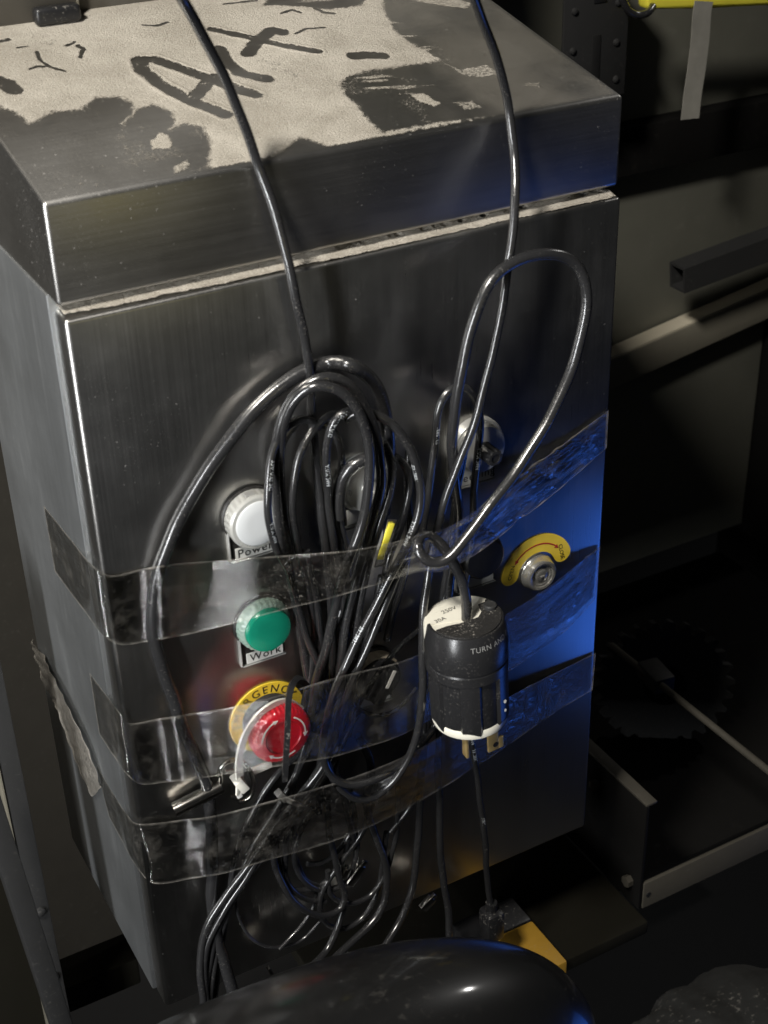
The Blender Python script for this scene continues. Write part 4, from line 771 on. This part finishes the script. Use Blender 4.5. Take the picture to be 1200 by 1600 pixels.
v, f = tube_geo(spline([(-.1009,-.0070,.1633), (-.0972,-.0070,.1630), (-.0925,-.0080,.1608)]), .0010, 10); link_mesh('gate', v, f, 'chrome', hk)
ys = strap('yellow_strip', [(-.0089,-.0340,.3065), (-.0117,-.0340,.2984), (-.0144,-.0330,.2889), (-.0159,-.0310,.2794)], .0050, .0008, 'clear', 'short clear sleeve with a yellow strip inside among the coil', 'strip')
link_mesh('yellow_core', *(lambda s: ([v.co.copy() for v in s.verts], [[v.index for v in f.verts] for f in s.faces]))(bar_bm((-0.0100, -0.0352, 0.3052), (-0.0161, -0.0332, 0.2849), .0034, .0006, (0, -1, 0), .0001)), 'yellow_film', ys)
# metal connector pieces in the lower tangle
for k, (p0, p1, w_, lab) in enumerate((((-0.0328, -0.0110, 0.0492), (-0.0233, -0.0110, 0.0599), .0055, 'small grey metal connector in the middle of the lower tangle'),
                                       ((0.0155, -0.0140, 0.0065), (0.0230, -0.0140, 0.0125), .0060, 'small bright metal connector right of the dusty dropping cable'),
                                       ((-0.0373, -0.0130, 0.0583), (-0.0348, -0.0130, 0.0653), .0035, 'tiny shiny terminal beside the grey connector'), ((-0.0891, -0.0120, 0.0111), (-0.0865, -0.0140, 0.0018), .0022, 'tiny bright screw hanging at the bottom of the door'))):
    cn = from_bm('connector', bar_bm(p0, p1, w_, .0040, (0, -1, 0), .0006), 'chrome_dark'); tag(cn, lab, 'connector', 'small connectors in the cable tangle')
    d = (Vector(p1) - Vector(p0)) * .5; from_bm('connector_tip', bar_bm(Vector(p1) - d * .05, Vector(p1) + d * .5, w_ * .55, .0025, (0, -1, 0), .0004), 'chrome_dark', cn)

# ------------------------------------------------------------------ things at the bottom
# glossy black rounded shell in front
dome = bmesh.new(); bmesh.ops.create_uvsphere(dome, u_segments=96, v_segments=48, radius=1)
dc = Vector((-.1484, -.1696, .0719))
for v in dome.verts:
    x, y, z = v.co
    sgn = lambda q, e: math.copysign(abs(q) ** e, q)
    v.co = dc + Vector((sgn(x, .85) * .1718, sgn(y, .9) * .0638, sgn(z, .85) * .0855 - .0121 * x))
dm = from_bm('black_shell', dome, 'dome', None, 180); tag(dm, 'large glossy black rounded shell at the bottom in front of the cabinet', 'cover')
# black case with a yellow end
r0, r1, r2 = (0.1122, 0.0294, -0.0700), (0.1118, 0.0040, -0.0700), (0.1087, -0.0382, -0.0700)
ca_ = thing('tool_case', (.08, 0, -.1), 'flat black case with a yellow end lying behind the black shell', 'case')
from_bm('case_body', box_bm((r0[0] - .050, r1[1] + .0005, -.0998), (r0[0], r0[1], -.070), .002), 'black', ca_)
from_bm('yellow_end', box_bm((r0[0] - .030, r2[1], -.0998), (r0[0] - .0004, r1[1], -.0703), .0015), 'amber', ca_)
from_bm('case_latch', box_bm((r0[0] - .0002, .010, -.086), (r0[0] + .002, .022, -.078), .0005), 'frame', ca_)
cn = from_bm('cable_connector', box_bm((.0560, -.036, .012), (.0690, -.022, .036), .003), 'black'); tag(cn, 'black moulded connector on the end of the straight dropping cable', 'connector')
for v in cn.data.vertices: v.co = v.co + Vector((0.0643, -0.0180, -0.0222)) - Vector((.0625, -.029, .030))
v, f = tube_geo(spline([(.0641,-.0180,-.0096), (.0643,-.0180,-.0222)]), .0038, 16); link_mesh('strain_relief', v, f, 'black', cn)
# dusty dark cloth bundle in the lower right corner
bun = bmesh.new(); bmesh.ops.create_icosphere(bun, subdivisions=6, radius=1); bc = Vector((0.2370, -0.0600, -0.2188))
vv = np.array([tuple(v.co) for v in bun.verts]); dsp = (fbm(vv[:, 0] + 5, vv[:, 1] * .7 + vv[:, 2] + 5, 2.2, 4, 5) - .5) * .55
for v, d_ in zip(bun.verts, dsp): v.co = bc + Vector((v.co.x * .095, v.co.y * .06, v.co.z * .032)) * (1 + d_)
tag(from_bm('cloth_bundle', bun, 'dusty', None, 180), 'dusty dark lumpy cloth bundle in the lower right corner', 'bundle')

# ------------------------------------------------------------------ machine frame around the cabinet
def solid(name, lo, hi, mat, label, cat, bev=.001, grp=None): return tag(from_bm(name, box_bm(lo, hi, bev), mat), label, cat, grp)
rp = thing('rear_panel', (-.1, .19, .52), 'brown-grey steel panel rising behind the dusty hood', 'panel')
sm_ = (-0.0720, 0.1740, 0.5265)
from_bm('left_sheet', box_bm((-.22, .1725, .5230), (sm_[0] - .0006, .1760, .80), .0006), 'wall_back', rp)
from_bm('right_sheet', box_bm((sm_[0] + .0006, .1790, .5240), (.10, .1820, .80), .0006), 'wall_back', rp)
from_bm('seam_edge', box_bm((sm_[0] - .0006, .1715, .5232), (sm_[0] + .0006, .1800, .80), .0003), 'rail', rp)
clip = from_bm('rubber_clip', box_bm(((-0.0969, 0.1700, 0.5252)[0], .1640, .5222), (sm_[0] - .001, .1722, .5310), .0022, 3), 'black'); tag(clip, 'short black rubber strip at the foot of the rear panel', 'rubber strip')
up = thing('perforated_upright', (.39, .35, .36), 'dark perforated upright post behind the right of the hood', 'post')
u0, u1 = (0.3596, 0.3500, 0.4279)[0], (0.4206, 0.3500, 0.4200)[0]
from_bm('web', box_bm((u0, .350, .372), (u1, .353, .475), .0006), 'frame', up)
from_bm('flange', box_bm((u1 - .003, .3535, .372), (u1, .385, .475), .0006), 'wall', up)
sl_ = (0.3905, 0.3500, 0.4094); from_bm('slot', box_bm((sl_[0] - .0040, .3492, .362), (sl_[0] + .0040, .3499, (0.3898, 0.3500, 0.4216)[2]), .0003), 'ink', up)
sl_ = (0.3925, 0.3500, 0.4474); from_bm('slot', box_bm((sl_[0] - .0060, .3492, sl_[2] - .002), (sl_[0] + .0060, .3499, sl_[2] + .05), .0003), 'ink', up)
def rivet(p, r, parent, mat='frame', name='rivet'):
    v, f = lathe([(r, 0), (r * .9, r * .35), (r * .5, r * .6), (.0002, r * .68)], p[0], p[2], 20); return link_mesh(name, [(x, y + p[1], z) for x, y, z in v], f, mat, parent)
for p in ((0.3689, 0.3498, 0.4418), (0.4097, 0.3498, 0.4137), (0.3685, 0.3498, 0.4124), (0.4111, 0.3498, 0.3849), (0.4096, 0.3498, 0.4435)): rivet(p, .0030, up, 'frame')
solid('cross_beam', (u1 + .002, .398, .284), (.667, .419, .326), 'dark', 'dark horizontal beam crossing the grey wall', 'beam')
v, f = tube_bars((0.5070, 0.3700, 0.1914), (0.7859, 0.3700, 0.2194), .021, .024, .0022); tag(link_mesh('square_tube', v, f, 'frame', None, False), 'open square steel tube sticking out over the pale rail', 'tube')
rl = thing('pale_rail', (.5, .40, .09), 'pale painted rail along the grey wall right of the cabinet', 'rail')
a0, a1 = Vector((0.4231, 0.4000, 0.0898)), Vector((0.7303, 0.4000, 0.1365))
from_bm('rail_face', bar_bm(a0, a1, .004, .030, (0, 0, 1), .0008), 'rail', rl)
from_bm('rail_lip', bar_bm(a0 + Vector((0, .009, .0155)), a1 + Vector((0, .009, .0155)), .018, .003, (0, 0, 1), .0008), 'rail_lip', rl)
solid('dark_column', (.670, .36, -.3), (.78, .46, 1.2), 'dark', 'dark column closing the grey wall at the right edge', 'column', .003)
ck = thing('bed_cheek', (.2, .05, -.1), 'dark steel cheek plate with pale flange at the lower right', 'bracket')
from_bm('cheek_plate', box_bm((.1992, -.003, -.100), (.2022, .30, -.004), .0006), 'dark', ck)
from_bm('top_flange', box_bm((.1992, -.0028, -.0040), (.2085, .30, -.0018), .0006), 'rail_shaded', ck)
from_bm('front_flange', box_bm((.2024, -.0040, -.1000), (.52, -.0010, -.0760), .0006), 'rail_shaded', ck)
b = bmesh.new(); bmesh.ops.create_cone(b, cap_ends=True, segments=20, radius1=.0020, radius2=.0020, depth=.0006)
hp = (0.2065, -0.0042, -0.0880)
for v in b.verts: v.co = Vector((hp[0] + v.co.x, hp[1] + v.co.z, hp[2] + v.co.y))
from_bm('flange_hole', b, 'ink', ck)
for (yy, zz) in ((.008, -.080), (.052, -.024)):
    b = bmesh.new(); bmesh.ops.create_cone(b, cap_ends=True, segments=6, radius1=.0045, radius2=.0042, depth=.005)
    for v in b.verts: v.co = Vector((.1970 + v.co.z, yy + v.co.x, zz + v.co.y))
    from_bm('bolt', b, 'rail_shaded', ck)
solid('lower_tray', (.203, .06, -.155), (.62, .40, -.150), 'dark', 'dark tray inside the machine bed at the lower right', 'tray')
v, f = tube_geo(spline([(0.3063, 0.1797, -0.0200), (0.3084, 0.0813, -0.0200), (0.3118, -0.0827, -0.0200)]), .0028, 14); rd = tag(link_mesh('guide_rod', v, f, 'rail_shaded'), 'thin pale guide rod running towards the right edge', 'rod')
b = bar_bm((0.3153, 0.1450, -0.0220), (0.3115, 0.1160, -0.0220), .018, .014, (0, 0, 1), .002); from_bm('rod_clamp', b, 'frame', rd)
# chain wheel half hidden behind the door edge
gw = thing('chain_wheel', (.33, .16, -.06), 'faint toothed chain wheel in the dark behind the rod', 'wheel'); gc = Vector((0.3731, 0.1900, -0.0920)); gn = 26
v, f = [], []
for side in (-.003, .003):
    for k in range(gn * 4):
        a = 2 * math.pi * k / (gn * 4); r = .066 if k % 4 in (1, 2) else .058
        v.append(gc + Vector((math.cos(a) * r * .75, side - math.cos(a) * r * .5, math.sin(a) * r)))
nn = gn * 4; f = [tuple(range(nn)), tuple(range(nn, 2 * nn))[::-1]] + [(k, (k + 1) % nn, nn + (k + 1) % nn, nn + k) for k in range(nn)]
link_mesh('toothed_rim', v, f, 'frame', gw, False)
v, f = [], []
for side in (-.005, .005):
    for k in range(24): a = 2 * math.pi * k / 24; v.append(gc + Vector((math.cos(a) * .015, side - math.cos(a) * .01, math.sin(a) * .02)))
link_mesh('hub', v, [tuple(range(24)), tuple(range(24, 48))[::-1]] + [(k, (k + 1) % 24, 24 + (k + 1) % 24, 24 + k) for k in range(24)], 'dark', gw, False)
# yellow wrapped bundle at the top right with a strip of masking tape hanging from it
y0 = (0.4274, 0.3350, 0.4380); y1 = (0.5558, 0.3350, 0.4258)
yb = box_bm((0, 0, 0), (y1[0] - y0[0] + .06, .014, .016), .003, 2); bmesh.ops.subdivide_edges(yb, edges=yb.edges[:], cuts=2)
for q in yb.verts:
    q.co += Vector((0, math.sin(q.co.x * 210 + q.co.z * 120) * .0012, math.sin(q.co.x * 170) * .0008)); q.co = Vector(y0) + Vector((q.co.x, q.co.y, q.co.z + (y1[2] - y0[2]) * q.co.x / (y1[0] - y0[0])))
tag(from_bm('yellow_package', yb, 'yellow_film', None, 60), 'bright yellow plastic-wrapped package cut off by the top edge', 'package')
strap('masking_tape', [(0.4785, 0.3310, 0.4392), (0.4774, 0.3310, 0.4316), (0.4777, 0.3310, 0.4111), (0.4755, 0.3300, 0.3867), (0.4728, 0.3290, 0.3670), (0.4713, 0.3280, 0.3490)], .0185, .0006, 'masking', 'pale strip of masking tape hanging below the yellow package', 'tape')
v, f = tube_geo(spline([(0.3948, 0.3300, 0.4595), (0.3991, 0.3300, 0.4489), (0.4045, 0.3300, 0.4412), (0.4133, 0.3300, 0.4368), (0.4230, 0.3300, 0.4375), (0.4315, 0.3350, 0.4404)]), .0030, 12); tag(link_mesh('cable_hook', v, f, 'cord'), 'short black cable bent beside the yellow package', 'cable')
# steel frame on the left
lf = thing('left_frame', (-.2, .1, -.62), 'steel angle upright with bolts left of the cabinet', 'upright')
from_bm('front_leaf', box_bm((-.1990, .100, -.60), (-.1870, .1025, .235), .0006), 'frame', lf)
from_bm('side_leaf', box_bm((-.2500, .118, -.60), (-.2000, .1205, .225), .0006), 'brown', lf)
from_bm('edge_strip', box_bm((-.2010, .0990, -.60), (-.1992, .1180, .235), .0004), 'rail', lf)
for p in ((-.193, .0998, .214), (-.193, .0998, .012), (-.193, .0998, -.046)): rivet(p, .0038, lf, 'frame', 'bolt')
tag(from_bm('diagonal_brace', bar_bm((-0.2163, 0.0600, 0.1605), (-0.1991, 0.0600, -0.0693), .012, .022, (0, -1, 0), .001), 'frame'), 'dark diagonal steel brace in the lower left corner', 'brace')
solid('cross_bar', (-.30, .137, -.125), (-.128, .165, -.1005), 'brown', 'low brown cross bar left of the cabinet foot', 'bar', .0015)
tag(from_bm('cabinet_stand', box_bm((-.12, .10, -.0998), (.12, .16, -.0022), .002), 'dark'), 'dark block under the back of the cabinet', 'stand')
